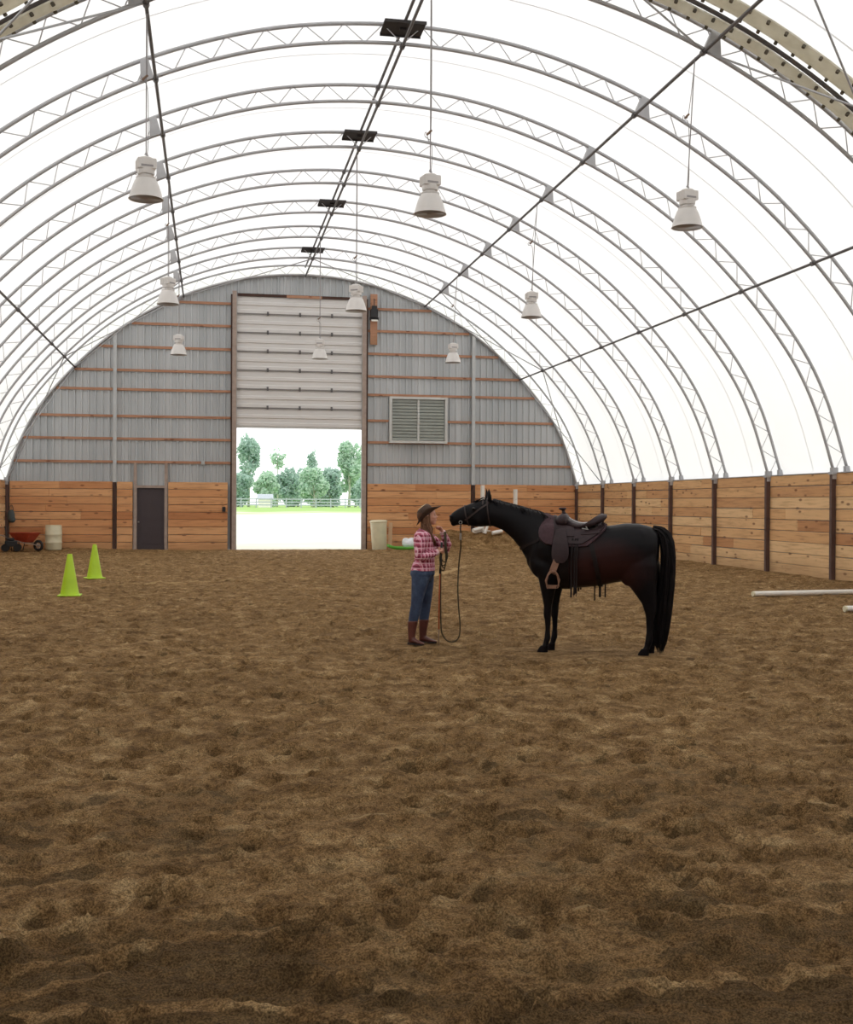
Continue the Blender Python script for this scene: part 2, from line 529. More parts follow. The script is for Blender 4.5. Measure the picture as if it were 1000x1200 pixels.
# ------------------------------------------------------------------ membrane roof
mb = MB(); N = 96; ys = [-9.0 + i * (D + .35 + 9.0) / 40 for i in range(41)]
off_f = DEP + .06
ring = [arch(ARC * k / N, off_f) for k in range(N + 1)]
ring[0] = (ring[0][0], WH - .02); ring[-1] = (ring[-1][0], WH - .02)
for y in ys:
    for x, z in ring: mb.v.append((x, y, z))
for i in range(40):
    for k in range(N):
        a = i * (N + 1) + k
        mb.f.append((a, a + 1, a + N + 2, a + N + 1)); mb.m.append(0)
# end return between membrane and wall head
b = len(mb.v)
for k in range(N + 1):
    x, z = arch(ARC * k / N, -.0); x2, z2 = ring[k]
    mb.v.append((x, D + .34, z)); mb.v.append((x2, D + .35, z2))
for k in range(N): mb.f.append((b + 2 * k, b + 2 * k + 1, b + 2 * k + 3, b + 2 * k + 2)); mb.m.append(0)
roof = mb.build('ceiling', M['fabric'], smooth=True); tag(roof, kind='structure')
for k in range(1, 15):
    y = D - BAY * (k - .5); mb = MB()
    for a, b2 in zip(range(N), range(1, N + 1)):
        (x0, z0), (x1, z1) = arch(ARC * a / N, off_f - .012), arch(ARC * b2 / N, off_f - .012)
        mb.add([(x0, y - .02, z0), (x0, y + .02, z0), (x1, y + .02, z1), (x1, y - .02, z1)], [(0, 1, 2, 3)])
    mb.build('weld_seam', M['seam'], roof)

# ------------------------------------------------------------------ trusses
NP = 40
SB = s_at_x(7.92); SC_ = s_at_x(-.98); SD = s_at_x(11.64); SE = s_at_x(-4.75); SR = ARC / 2


def build_truss_meshes():
    out = {}
    mb = MB(); mb.tube(arch_pts(0, 110), .034, 10); out['inner_chord'] = mb.mesh('inner_chord', M['galv'], True)
    mb = MB(); mb.tube(arch_pts(DEP, 110), .036, 10); out['outer_chord'] = mb.mesh('outer_chord', M['galv'], True)
    pts = []
    for i in range(2 * NP + 1):
        x, z = arch(ARC * i / (2 * NP), DEP if i % 2 else 0); pts.append(Vector((x, 0, z)))
    mb = MB()
    for a, b in zip(pts, pts[1:]): mb.tube([a, b], .010, 6)
    out['web_lacing'] = mb.mesh('web_lacing', M['web'], True)
    for side, sx, s0 in (('r', 1, ARC), ('l', -1, 0)):
        x0 = XR - .03 if sx > 0 else XL + .03
        mb = MB(); w = .05
        mb.box(x0 - w, x0 + w, -w, w, -.05, WH - .04)
        mb.box(x0 - .09, x0 + .09, -.09, .09, -.05, .02)
        out['post_' + side] = mb.mesh('post', M['post'])
        mb = MB(); (xi, zi), (xo, zo) = arch(s0, 0), arch(s0, DEP)
        mb.box(min(xi, xo) - .1, max(xi, xo) + .08, -.075, .075, WH - .04, WH + .02)
        mb.box(xi - .07, xi + .07, -.06, .06, WH - .14, WH + .12)
        mb.box(xo - .06, xo + .06, -.06, .06, WH + .0, WH + .16)
        out['bracket_' + side] = mb.mesh('base_bracket', M['galv'])
    for nm, s in (('gb', SB), ('gc', SC_)):
        mb = MB(); sg = 1 if nm == 'gb' else -1
        a, b, c = arch(s - .02, -.03), arch(s + .02 + sg * .28, 0), arch(s + sg * .12, DEP)
        d = arch(s - sg * .02, DEP)
        for pq in [(a, b, c, d)]:
            vs = [(x, y, z) for y in (-.045, .045) for x, z in pq]
            mb.add(vs, [(0, 1, 2, 3), (7, 6, 5, 4), (0, 4, 5, 1), (1, 5, 6, 2), (2, 6, 7, 3), (3, 7, 4, 0)])
        out[nm] = mb.mesh('gusset_plate', M['galv'])
    return out


TM = build_truss_meshes()
ORD = ['', 'first', 'second', 'third', 'fourth', 'fifth', 'sixth', 'seventh', 'eighth', 'ninth', 'tenth', 'eleventh', 'twelfth']
for k in range(0, 13):
    y = D - BAY * k
    if k == 0:
        lab = 'grey steel arched roof truss set against the grey end wall'
    elif k == 8:
        lab = 'grey steel arched roof truss with beige laced fabric flaps, near top of photo'
    else:
        lab = 'grey steel lattice roof arch, %s arch out from the grey end wall' % ORD[k]
    t = thing('roof_truss', lab, 'roof truss', (0, y if k else D - .12, 0), 0, 'arched steel roof trusses')
    for nm, pn in (('inner_chord', 'inner_chord'), ('outer_chord', 'outer_chord'), ('web_lacing', 'web_lacing'),
                   ('post_r', 'post'), ('post_l', 'post'), ('bracket_r', 'base_bracket'), ('bracket_l', 'base_bracket'),
                   ('gb', 'gusset_plate'), ('gc', 'gusset_plate')):
        if k == 0 and pn in ('gusset_plate',): continue
        link(pn, TM[nm], t)
    if k in (1, 3, 5, 7, 9):
        mb = MB(); z = 10.1 + DEP - .06
        M4 = Matrix.Translation((CX, -.05, z))
        mb.box(-.38, .38, -.33, .02, -.02, .005, M4); mb.box(-.38, .38, .02, .33, -.02, .005, M4)
        mb.box(-.38, .38, -.33, -.30, -.05, -.02, M4); mb.box(-.38, .38, .30, .33, -.05, -.02, M4)
        mb.box(-.06, .06, -.05, .05, -.06, -.02, M4)
        mb.build('ridge_plate', M['plate'], t)
    if k == 8:
        for nm, offv, y0, y1 in (('fabric_flap', DEP - .03, -.42, -.10), ('fabric_flap', DEP + .03, -1.02, -.62)):
            mb = MB(); n = 120; rings = []
            for i in range(n + 1):
                wob = .005 * math.sin(i * 1.9) + .006 * math.sin(i * .71)
                x0, z0 = arch(ARC * i / n, offv + wob); x1, z1 = arch(ARC * i / n, offv + wob + .03)
                xm, zm = arch(ARC * i / n, offv + wob - .045)
                rings.append([(x0, y0, z0), (xm, (y0 * 2 + y1) / 3, zm), (xm, (y0 + 2 * y1) / 3, zm), (x0, y1, z0), (x1, y1, z1), (x1, y0, z1)])
            mb.rings([[Vector(p) for p in r] for r in rings])
            fl = mb.build(nm, M['beige_cloth'], t, angle=50)
            mb = MB()
            for i in range(84):
                for yy in (y0 + .03, y1 - .03):
                    s = ARC * (i + .5) / 84; x0, z0 = arch(s, offv - .055); x1, z1 = arch(s, offv + .01)
                    mb.tube([(x0, yy, z0), (x1, yy, z1)], .03, 8)
            g = mb.build('lacing_eyelet', M['grommet'], fl); tag(g, kind='stuff')
        for yy in (-.50, -.56):
            mb = MB(); mb.tube(arch_pts(DEP - .02, 100, yy), .02, 8); mb.build('lacing_pipe', M['dark_pipe'], t, smooth=True)
        pts = []
        mb = MB()
        for i in range(160):
            x, z = arch(ARC * i / 160, DEP - .03 + (.03 if i % 2 else 0)); pts.append((x, -.10 - .42 * (i % 2), z))
        mb.tube(pts, .008, 5); mb.build('lacing_cord', M['web'], t)

# ------------------------------------------------------------------ purlins, ridge pipes, bracing
Y0, Y1 = -8.0, D - .05


def pipe(name, label, cat, s, off, r=.03, group='long purlin pipes'):
    x, z = arch(s, off)
    t = thing(name, label, cat, (x, 0, z), 0, group)
    mb = MB(); mb.tube([(0, Y0, 0), (0, (Y0 + Y1) / 2, 0), (0, Y1, 0)], r, 8); mb.build('pipe', M['dark_pipe'], t, smooth=True)
    for k in range(1, 13):
        y = D - BAY * k; mb = MB(); mb.tube([(0, y - .05, 0), (0, y + .05, 0)], r + .022, 8)
        mb.build('clamp', M['dark_pipe'], t)
    return t


pipe('purlin_pipe', 'dark steel pipe along the ridge, lower of the two ridge pipes', 'pipe', SR, -.045)
pipe('purlin_pipe', 'dark steel pipe along the ridge, upper of the two, under the dark plates', 'pipe', SR, DEP - .04)
pipe('purlin_pipe', 'dark pipe running lengthwise right of the ridge, above the right lamp row', 'pipe', SB, -.045)
pipe('purlin_pipe', 'dark pipe running lengthwise left of the ridge, beside the left lamp row', 'pipe', SC_, -.045)
pipe('purlin_pipe', 'dark pipe low on the right roof slope, lowest right pipe', 'pipe', SD, -.045)
pipe('purlin_pipe', 'dark pipe low on the left roof slope, lowest left pipe', 'pipe', SE, -.045)


def braces(ka, kb, label, nodes):
    t = thing('wind_brace', label, 'bracing', (0, 0, 0), 0, 'diagonal wind bracing')
    t.location = (CX, D - BAY * ka, 0); t_in = Matrix.Translation((-CX, -(D - BAY * ka), 0))
    for (s0, k0, s1, k1) in nodes:
        mb = MB(); pts = []
        for i in range(2):
            f = i; x, z = arch(s0 + (s1 - s0) * f, -.03)
            pts.append(t_in @ Vector((x, D - BAY * (k0 + (k1 - k0) * f) - (.1 if (k0 + (k1 - k0) * f) < .02 else 0), z)))
        mb.tube(pts, .017, 6); mb.build('brace_rod', M['galv'], t, smooth=True)


def xn(a, b):
    return [(SR, b, SB, a), (SR, b, SC_, a), (SB, a, SD, b), (SB, b, SD, a), (SD, b, ARC, a), (SD, a, ARC, b),
            (SC_, a, SE, b), (SC_, b, SE, a), (SE, b, 0, a), (SE, a, 0, b)]


braces(0, 1, 'grey crossed steel rods in the roof bay against the end wall', xn(0, 1))
braces(8, 9, 'grey crossed steel rods in the roof bay nearest the camera', [n for n in xn(8, 9)])


# ------------------------------------------------------------------ end wall
ROD = dict(x0=.98, x1=5.52, zt=9.22, zs=4.5)   # roller door opening
MD = dict(x0=-2.58, x1=-1.61, zt=2.22)


def prof_y(x):
    u = (x * 1.0) % .24
    if u < .02: return -.05 * u / .02
    if u < .065: return -.05
    if u < .085: return -.05 * (1 - (u - .065) / .02)
    return 0


mb = MB(); xs = []
x = XL
base = math.floor(XL / .24) * .24
while base < XR:
    for u in (0, .02, .065, .085): 
        if XL <= base + u <= XR: xs.append(base + u)
    base += .24
xs = sorted(set([XL, XR, ROD['x0'] - .1, ROD['x1'] + .1, MD['x0'] - .06, MD['x1'] + .06] + xs))
for a, b in zip(xs, xs[1:]):
    m_ = (a + b) / 2
    zs0 = 0.0
    if ROD['x0'] - .1 < m_ < ROD['x1'] + .1: zs0 = ROD['zt'] + .05
    elif MD['x0'] - .06 < m_ < MD['x1'] + .06: zs0 = MD['zt'] + .05
    za, zb = arch_z(a) + .02, arch_z(b) + .02
    ya, yb = D + .06 + prof_y(a + 1e-6), D + .06 + prof_y(b - 1e-6)
    mb.add([(a, ya, zs0), (b, yb, zs0), (b, yb, max(zb, zs0 + .01)), (a, ya, max(za, zs0 + .01))], [(0, 1, 2, 3)])
    mb.add([(a, D + .12, zs0), (b, D + .12, zs0), (b, D + .12, max(zb, zs0 + .01)), (a, D + .12, max(za, zs0 + .01))], [(3, 2, 1, 0)])
wb = mb.build('wall_back', M['steel']); tag(wb, kind='structure')
# trim along the head of the wall
mb = MB(); mb.tube(arch_pts(.02, 110, D + .0), .045, 8); mb.build('wall_head_trim', M['galv'], wb, smooth=True)


for xa, xb in ((XL - .16, XL + .03), (XR - .03, XR + .16)):
    mb = MB(); mb.box(xa, xb, D + .02, D + .11, -.1, WH + .02); mb.build('corner_post', M['dark_wood'], wb)


def girt(x0, x1, z):
    mb = MB(); mb.box(x0, x1, D - .02, D + .018, z - .045, z + .045); mb.build('girt', M['girt'], wb)


def xlim(z):
    xs_ = [p[0] for p in dense if p[1] > z + .03]
    return CX + min(xs_), CX + max(xs_)


for z in (8.96, 8.14, 7.29, 6.45, 5.76, 4.80, 3.99, 3.16):
    l, r = xlim(z)
    girt(l, ROD['x0'] - .22, z); girt(ROD['x1'] + .22, r, z)


def planks_x(x0, x1, name='board_panel', y=D - .07, vertical=False):
    mb = MB(); n = 9
    if vertical:
        pass
    for i in range(n):
        xx = x0
        h = WH / n
        cuts = [x0]
        if x1 - x0 > 3:
            cuts.append(x0 + (x1 - x0) * random.uniform(.3, .7))
        cuts.append(x1)
        for a, b in zip(cuts, cuts[1:]):
            dy = random.uniform(-.006, .006)
            mb.box(a + .002, b - .002, y - .02 + dy, y + .02 + dy, i * h + .006 - (.05 if i == 0 else 0), (i + 1) * h - random.uniform(.004, .012))
    o = mb.build(name, M['plank_x'], wb)
    md = o.modifiers.new('bev', 'BEVEL'); md.width = .006; md.segments = 1
    return o


planks_x(XL + .1, -3.42); planks_x(-3.28, MD['x0'] - .14); planks_x(MD['x1'] + .13, ROD['x0'] - .34)
planks_x(ROD['x1'] + .24, 9.72); planks_x(9.88, XR - .06)
# columns
for x in (-3.35, 9.80):
    mb = MB(); mb.box(x - .06, x + .06, D - .12, D - .02, WH - .02, arch_z(x) - .03); mb.build('column', M['conduit'], wb)
    mb = MB(); mb.box(x - .055, x + .055, D - .12, D - .02, -.05, WH - .02); mb.build('column_foot', M['dark_wood'], wb)
# man door jambs
for x in (MD['x0'] - .055, MD['x1'] + .055):
    mb = MB(); mb.box(x - .055, x + .055, D - .10, D + .10, -.05, 3.12); mb.build('jamb', M['jamb'], wb)
mb = MB(); mb.box(MD['x0'] - .0, MD['x1'] + .0, D - .10, D + .10, MD['zt'] + .005, MD['zt'] + .1); mb.build('lintel', M['jamb'], wb)
mb = MB(); mb.box(-.06, .06, -.05, .05, -.07, .07, Matrix.Translation((-1.76 + 1.55, 0, 0)))
jb = mb.build('junction_box', M['conduit'])
jb.location = (-.04, D - .08, 3.16); tag(jb, 'small grey electrical box on the lowest girt, left of the big doorway', 'electrical box')
mb = MB(); mb.box(-.06, .06, -.03, .03, -.09, .09); sw = mb.build('switch_box', M['black']); sw.location = (.50, D - .13, 1.47)
tag(sw, 'small dark switch box on boards left of the big doorway', 'switch')

# big door posts + head
for x in (ROD['x0'] - .12, ROD['x1'] + .11):
    mb = MB(); mb.box(x - .075, x + .075, D - .14, D + .12, -.05, 9.42)
    tr = mb.build('trim_1' if x < 3 else 'trim_2', M['jamb']); tag(tr, kind='structure')
    mb = MB(); xi = x + (-.1 if x < 3 else .1)
    mb.box(xi - .03, xi + .03, D - .10, D - .02, -.05, 9.3); mb.build('edge_strip', M['dark_wood'], tr)
mb = MB(); mb.box(ROD['x0'], ROD['x1'], D - .02, D + .1, 9.26, 9.36)
th = mb.build('trim_3', M['dark_wood']); tag(th, kind='structure')
mb = MB(); mb.box(2.75, 4.05, D - .035, D - .022, 9.25, 9.35); mb.build('patch_board', M['girt'], th)

# sectional door
dr = thing('door_1', None, None, (ROD['x0'] - .09, D + .04, ROD['zs']), 0, None, 'structure')
W = ROD['x1'] - ROD['x0'] + .17; HD = ROD['zt'] - ROD['zs'] + .09; ns = 7
for i in range(ns):
    z0 = i * HD / ns; h = HD / ns; mb = MB(); K = []
    prof = [(0.0, 0), (0, .02), (-.03, .03), (-.03, .20 * h), (-.0, .24 * h), (0, .44 * h), (-.03, .48 * h), (-.03, .62 * h), (0, .66 * h), (0, .93 * h), (.02, .96 * h), (.02, h)]
    for (ya, za), (yb, zb) in zip(prof, prof[1:]):
        mb.add([(0, ya, z0 + za), (W, ya, z0 + za), (W, yb, z0 + zb), (0, yb, z0 + zb)], [(0, 1, 2, 3)])
    mb.add([(0, .05, z0), (W, .05, z0), (W, .05, z0 + h), (0, .05, z0 + h)], [(3, 2, 1, 0)])
    sec = mb.build('door_section', M['door_panel'], dr)
    if i:
        for fx in (.25, .5, .75):
            mb = MB(); mb.box(W * fx - .035, W * fx + .035, -.065, -.03, z0 - .05, z0 + .09)
            mb.tube([(W * fx - .045, -.06, z0), (W * fx + .045, -.06, z0)], .016, 8)
            mb.build('hinge', M['dark_pipe'], sec)
        mb = MB(); mb.box(0.02, W - .02, -.055, -.028, z0 - .018, z0 + .012); mb.build('strut', M['strut'], sec)
mb = MB(); mb.box(0, W, -.02, .05, -.05, .0); mb.build('bottom_seal', M['louver_frame'], dr)
for x in (.035, W - .035):
    mb = MB(); mb.box(x - .03, x + .03, -.12, -.07, -ROD['zs'] + .0, HD); mb.build('door_track', M['conduit'], dr)

# man door
d2 = thing('door_2', None, None, (MD['x0'], D - .02, 0), 0, None, 'structure')
w = MD['x1'] - MD['x0']
mb = MB(); mb.box(0, w, 0, .045, -.06, MD['zt'] + .01)
for z0, z1 in ((.18, .95), (1.1, 2.05)):
    for a, b in ((.12, .44), (.53, .85)):
        mb.box(a, b, -.008, .001, z0, z1); mb.box(a + .04, b - .04, -.014, .001, z0 + .04, z1 - .04)
lf = mb.build('door_leaf', M['door_dark'], d2)
mb = MB(); mb.tube([(.07, -.07, 1.0), (.07, .0, 1.0)], .014, 8); mb.ball((.07, -.075, 1.0), .033)
mb.lathe([(.035, 0), (.035, .01)], 12); hd = mb.build('door_handle', M['brass'], lf, smooth=True)

# louvre
lv = thing('wall_louvre', 'square grey slatted ventilation louvre on the end wall right of the big door', 'vent', (6.57, D - .06, 3.97))
W2, H2 = 2.2, 1.73
mb = MB()
for a in ((0, W2, 0, .09), (0, W2, H2 - .09, H2)): mb.box(a[0], a[1], -.16, .03, a[2], a[3])
for a in ((0, .09), (W2 - .09, W2)): mb.box(a[0], a[1], -.16, .03, .09, H2 - .09)
mb.build('louvre_frame', M['louver_frame'], lv)
mb = MB(); mb.box(W2 / 2 - .035, W2 / 2 + .035, -.13, .0, .09, H2 - .09); mb.build('mullion', M['louver_frame'], lv)
mb = MB(); mb.box(.09, W2 - .09, 0.0, .02, .09, H2 - .09); mb.build('backing', M['louver'], lv)
for a, b in ((.1, W2 / 2 - .035), (W2 / 2 + .035, W2 - .1)):
    mb = MB()
    for i in range(13):
        z = .11 + i * (H2 - .2) / 13
        mb.box(a, b, -.085, -.079, z, z + .088)
        mb.add([(a, -.085, z + .088), (b, -.085, z + .088), (b, -.045, z + .07), (a, -.045, z + .07)], [(0, 1, 2, 3)])
    mb.build('slat_bank', M['louver'], lv)

# door opener
bo = thing('door_opener', 'black motor unit on an upright orange board beside the top of the big door', 'door opener', (5.98, D - .07, 7.62))
mb = MB(); mb.box(-.13, .13, -.02, .02, 0, 1.88); mb.build('mounting_board', M['girt'], bo)
mb = MB(); mb.box(-.13, .13, -.22, -.02, .98, 1.3); mb.box(-.09, .09, -.2, -.02, 1.3, 1.42); mb.box(-.16, .16, -.14, -.02, .9, 1.0)
mo = mb.build('motor_housing', M['black'], bo)
mb = MB(); mb.box(-.12, .12, -.23, -.21, .84, .90); mb.build('pale_cap', M['white_paint'], mo)
mb = MB(); mb.tube([(0, -.08, 1.42), (0, -.08, 1.7)], .015, 8); mb.build('cable_tail', M['black'], bo)


# ------------------------------------------------------------------ side kick walls
def planks_side(name, xin, sgn):
    w_ = tag(link(name, None), kind='structure'); w_.location = (xin, 0, 0)
    for k in range(0, 16):
        ya, yb = D - BAY * (k + 1), D - BAY * k
        mb = MB(); n = 9
        for i in range(n):
            h = WH / n; cuts = [ya + .0]
            if random.random() < .35: cuts.append(random.uniform(ya + .8, yb - .8))
            cuts.append(yb)
            for a, b in zip(cuts, cuts[1:]):
                dx = random.uniform(-.008, .008); tilt = random.uniform(-.006, .006)
                x0, x1 = (.03 + dx, .075 + dx) if sgn > 0 else (-.075 + dx, -.03 + dx)
                mb.box(x0, x1, a + .003, b - .003, i * h + .006 - (.05 if i == 0 else 0), (i + 1) * h - random.uniform(.002, .016))
        o = mb.build('board_panel', M['plank_y'], w_)
        md = o.modifiers.new('bev', 'BEVEL'); md.width = .007; md.segments = 1
    mb = MB(); s = 1 if sgn > 0 else -1
    a, b = sorted((s * .02, s * .62)); mb.box(a, b, D - BAY * 16, D, WH, WH + .018); mb.build('top_cap', M['galv'], w_)
    mb = MB(); a, b = sorted((s * .09, s * .14)); mb.box(a, b, D - BAY * 16, D + .1, -.1, WH); mb.build('backing_sheet', M['steel'], w_)
    return w_


planks_side('wall_right', XR, 1); planks_side('wall_left', XL, -1)
# wall behind the camera
mb = MB(); yF = -7.2
n = 60
for i in range(n):
    a = XL + (XR - XL) * i / n; b = XL + (XR - XL) * (i + 1) / n
    mb.add([(a, yF, 0), (b, yF, 0), (b, yF, arch_z(b) + .3), (a, yF, arch_z(a) + .3)], [(0, 1, 2, 3)])
wf = mb.build('wall_front', M['steel']); tag(wf, kind='structure')


# ------------------------------------------------------------------ sand floor
def vnoise(X, Y, sc, seed, ax=1.0):
    x = X * sc * ax; y = Y * sc
    xi = np.floor(x).astype(int); yi = np.floor(y).astype(int); fx = x - xi; fy = y - yi
    fx = fx * fx * fx * (fx * (fx * 6 - 15) + 10); fy = fy * fy * fy * (fy * (fy * 6 - 15) + 10)
    tab = np.random.default_rng(seed).random((512, 512))
    g = lambda a, b: tab[(a % 512), (b % 512)]
    return ((g(xi, yi) * (1 - fx) + g(xi + 1, yi) * fx) * (1 - fy) + (g(xi, yi + 1) * (1 - fx) + g(xi + 1, yi + 1) * fx) * fy) - .5


gx = np.arange(XL - .12, XR + .15, .026); gx[-1] = XR + .1
gy = [-7.2]
while gy[-1] < 2.6: gy.append(gy[-1] + .25)
while gy[-1] < D + .02: gy.append(gy[-1] + max(.016, .0055 * gy[-1]))
gy[-1] = D + .05
gy = np.array(gy)
GX, GY = np.meshgrid(gx, gy)
Z = .04 * vnoise(GX, GY, .5, 1) + .03 * vnoise(GX, GY, 1.7, 2) + .03 * vnoise(GX, GY, 3.9, 3) + .03 * vnoise(GX, GY, 8, 4) + .022 * vnoise(GX, GY, 17, 5) + .014 * vnoise(GX, GY, 34, 6)
SOIL_TONE = np.zeros_like(Z)
# harrowed, damp band towards the camera with crusty ridges along its edge
wv = GY - 4.75 - .5 * vnoise(GX, GY, .45, 31) - .35 * vnoise(GX, GY, 1.3, 32) - .07 * (GX - 1.0)
SOIL_TONE += .48 / (1 + np.exp(wv / .10)) * (.55 + 1.1 * np.clip(vnoise(GX, GY, .9, 33) + .5, 0, 1))
brk = np.clip(vnoise(GX, GY, 1.1, 41) * 3 + .9, 0, 1)
Z += brk * (.045 * np.exp(-(wv / .06) ** 2) + .028 * np.exp(-((wv + .32) / .045) ** 2) + .025 * np.exp(-((wv - .5) / .05) ** 2))
SOIL_TONE -= brk * (.95 * np.exp(-(wv / .05) ** 2) + .8 * np.exp(-((wv + .32) / .035) ** 2) + .5 * np.exp(-((wv - .5) / .035) ** 2))
for o_r, sd_r, hh_r in ((-.62, 61, .03), (.95, 62, .03), (1.45, 63, .025), (-.9, 64, .02)):
    w2 = wv - o_r - .18 * vnoise(GX, GY, 1.2, sd_r); b2 = np.clip(vnoise(GX, GY, .8, sd_r + 10) * 4 + .35, 0, 1)
    Z += b2 * hh_r * np.exp(-(w2 / .05) ** 2); SOIL_TONE -= b2 * .75 * np.exp(-(w2 / .035) ** 2); SOIL_TONE += b2 * .4 * np.exp(-((w2 + .11) / .06) ** 2)
bl = np.clip((vnoise(GX, GY, 1.0, 51) + .45 * vnoise(GX, GY, 3.1, 52) - .05) * 5, 0, 1) * np.exp(-((GY - 6.2) / 1.7) ** 2)
SOIL_TONE += .42 * bl
rk = np.sin((GX * .35 + GY) * 2 * PI / .11 + 3 * vnoise(GX, GY, 2, 34))
Z += .006 * rk / (1 + np.exp(wv / .1))
# hoof prints
npr = 9500
px = RNG.uniform(XL + .2, XR - .2, npr); py = 2.8 + (D - 3.5) * RNG.random(npr) ** 1.25
for i in range(npr):
    r = RNG.uniform(.05, .095); dep = RNG.uniform(.018, .045); ang = RNG.uniform(0, PI); el = RNG.uniform(.7, 1)
    a, b_ = np.searchsorted(gx, [px[i] - 2.2 * r, px[i] + 2.2 * r]); c, d = np.searchsorted(gy, [py[i] - 2.2 * r, py[i] + 2.2 * r])
    if b_ <= a or d <= c: continue
    dx = GX[c:d, a:b_] - px[i]; dy = GY[c:d, a:b_] - py[i]
    u = (dx * math.cos(ang) + dy * math.sin(ang)) / r; v = (-dx * math.sin(ang) + dy * math.cos(ang)) / (r * el)
    q = u * u + v * v
    Z[c:d, a:b_] += -dep * np.exp(-q ** 3) + dep * .35 * np.exp(-((np.sqrt(q) - 1.35) ** 2) * 14) * (1 + .7 * u)
    SOIL_TONE[c:d, a:b_] = np.maximum(SOIL_TONE[c:d, a:b_], (dep / .045) * .62 * np.exp(-q ** 3))  # inside of each print coloured darker, deeper prints more
# calmer and level under feet / things
for (fx_, fy_, rr) in ((2.5, 13.72, .5), (4.45, 12.65, .9), (3.7, 12.9, .5), (5.0, 12.4, .5), (-2.5, 21.78, .4), (-2.52, 26.59, .4)):
    wgt = np.exp(-(((GX - fx_) ** 2 + (GY - fy_) ** 2) / rr ** 2) ** 2)
    Z = Z * (1 - .75 * wgt)
edge = np.clip((GX - XL) / .5, 0, 1) * np.clip((XR - GX) / .5, 0, 1) * np.clip((D - GY) / 1.0, 0, 1)
Z = Z * (.35 + .65 * edge)
# banked sand along the walls
sm = lambda t: np.clip(t, 0, 1) ** 2 * (3 - 2 * np.clip(t, 0, 1))
bank = .62 * sm((GX - 7.4) / 1.6) * sm((13.6 - GX) / 2.2) * sm((GY - 40.6) / 1.9)
bank += .05 * sm((GX - 13.0) / .9) * sm((39 - GY) / 3) + .06 * sm((GX + 1.5) / -3.) * sm((GY - 41.6) / .9)
bank += .06 * np.exp(-((GY - 40.4) / .35) ** 2) * sm((GX - 2.0) / 3)
Z = Z + bank * (1 + .5 * vnoise(GX, GY, 1.5, 9))
ny, nx = GX.shape
verts = np.stack([GX, GY, Z], -1).reshape(-1, 3)
idx = np.arange(ny * nx).reshape(ny, nx)
fc = np.stack([idx[:-1, :-1], idx[:-1, 1:], idx[1:, 1:], idx[1:, :-1]], -1).reshape(-1, 4)
me = bpy.data.meshes.new('floor')
me.vertices.add(len(verts)); me.vertices.foreach_set('co', verts.ravel())
me.loops.add(fc.size); me.loops.foreach_set('vertex_index', fc.ravel().astype(np.int32))
me.polygons.add(len(fc)); me.polygons.foreach_set('loop_start', np.arange(0, fc.size, 4, dtype=np.int32))
me.polygons.foreach_set('use_smooth', np.ones(len(fc), dtype=bool))
me.update(calc_edges=True); me.materials.append(M['sand'])
at_ = me.attributes.new('soil_tone', 'FLOAT', 'POINT'); at_.data.foreach_set('value', SOIL_TONE.ravel().astype(np.float32))
fl = link('floor', me); tag(fl, kind='structure')


def gz(x, y):
    i = int(np.clip(np.searchsorted(gx, x), 1, nx - 1)); j = int(np.clip(np.searchsorted(gy, y), 1, ny - 1))
    return float(Z[j, i])


# pale drag lines in the sand
def drag(p0, p1, w, name='pale_sand_line'):
    mb = MB(); n = 60; L = []
    for i in range(n + 1):
        f = i / n; x = p0[0] + (p1[0] - p0[0]) * f; y = p0[1] + (p1[1] - p0[1]) * f
        ww = w * (.3 + .9 * abs(math.sin(i * .9) * math.cos(i * .37))) * min(1, 4 * f, 4 * (1 - f)) + .004
        dxn, dyn = -(p1[1] - p0[1]), (p1[0] - p0[0]); L2 = math.hypot(dxn, dyn); dxn /= L2; dyn /= L2
        wob = .05 * math.sin(i * .6); x += dxn * wob; y += dyn * wob
        r = []
        for s_ in (-1, -.5, 0, .5, 1):
            xx, yy = x + dxn * ww * s_, y + dyn * ww * s_
            r.append(Vector((xx, yy, gz(xx, yy) + .022 * (1 - abs(s_) ** 2) - .004)))
        L.append(r)
    b = len(mb.v)
    for r in L: mb.v.extend([tuple(p) for p in r])
    for i in range(n):
        for j in range(4): a = i * 5 + j; mb.f.append((a, a + 1, a + 6, a + 5)); mb.m.append(0)
    mb.build('sand_ridge', M['streak'], fl, smooth=True)


drag((4.3, 24.8), (7.2, 31.5), .16)
drag((-6.6, 23.4), (-2.9, 24.3), .07); drag((-2.0, 24.4), (3.0, 26.5), .06)
drag((-6.8, 37.0), (-4.6, 36.5), .16); drag((9.5, 22.0), (8.2, 25.0), .08)

# ------------------------------------------------------------------ outside
mb = MB()
def gh(y): return -.03 + 1.15 * float(sm(np.array((y - 55) / 85.0)))
yy = [D + .05, 50] + list(range(55, 145, 6)) + [150, 200, 300, 450]
for a, b in zip(yy, yy[1:]):
    mb.add([(-300, a, gh(a)), (300, a, gh(a)), (300, b, gh(b)), (-300, b, gh(b))], [(0, 1, 2, 3)])
for (x0, x1, y0, y1) in ((-300, XL - .2, -150, D + .05), (XR + .2, 300, -150, D + .05), (XL - .2, XR + .2, -150, -7.3)):
    mb.add([(x0, y0, -.03), (x1, y0, -.03), (x1, y1, -.03), (x0, y1, -.03)], [(0, 1, 2, 3)])
gr = mb.build('ground', M['ground'], smooth=True); tag(gr, kind='structure')

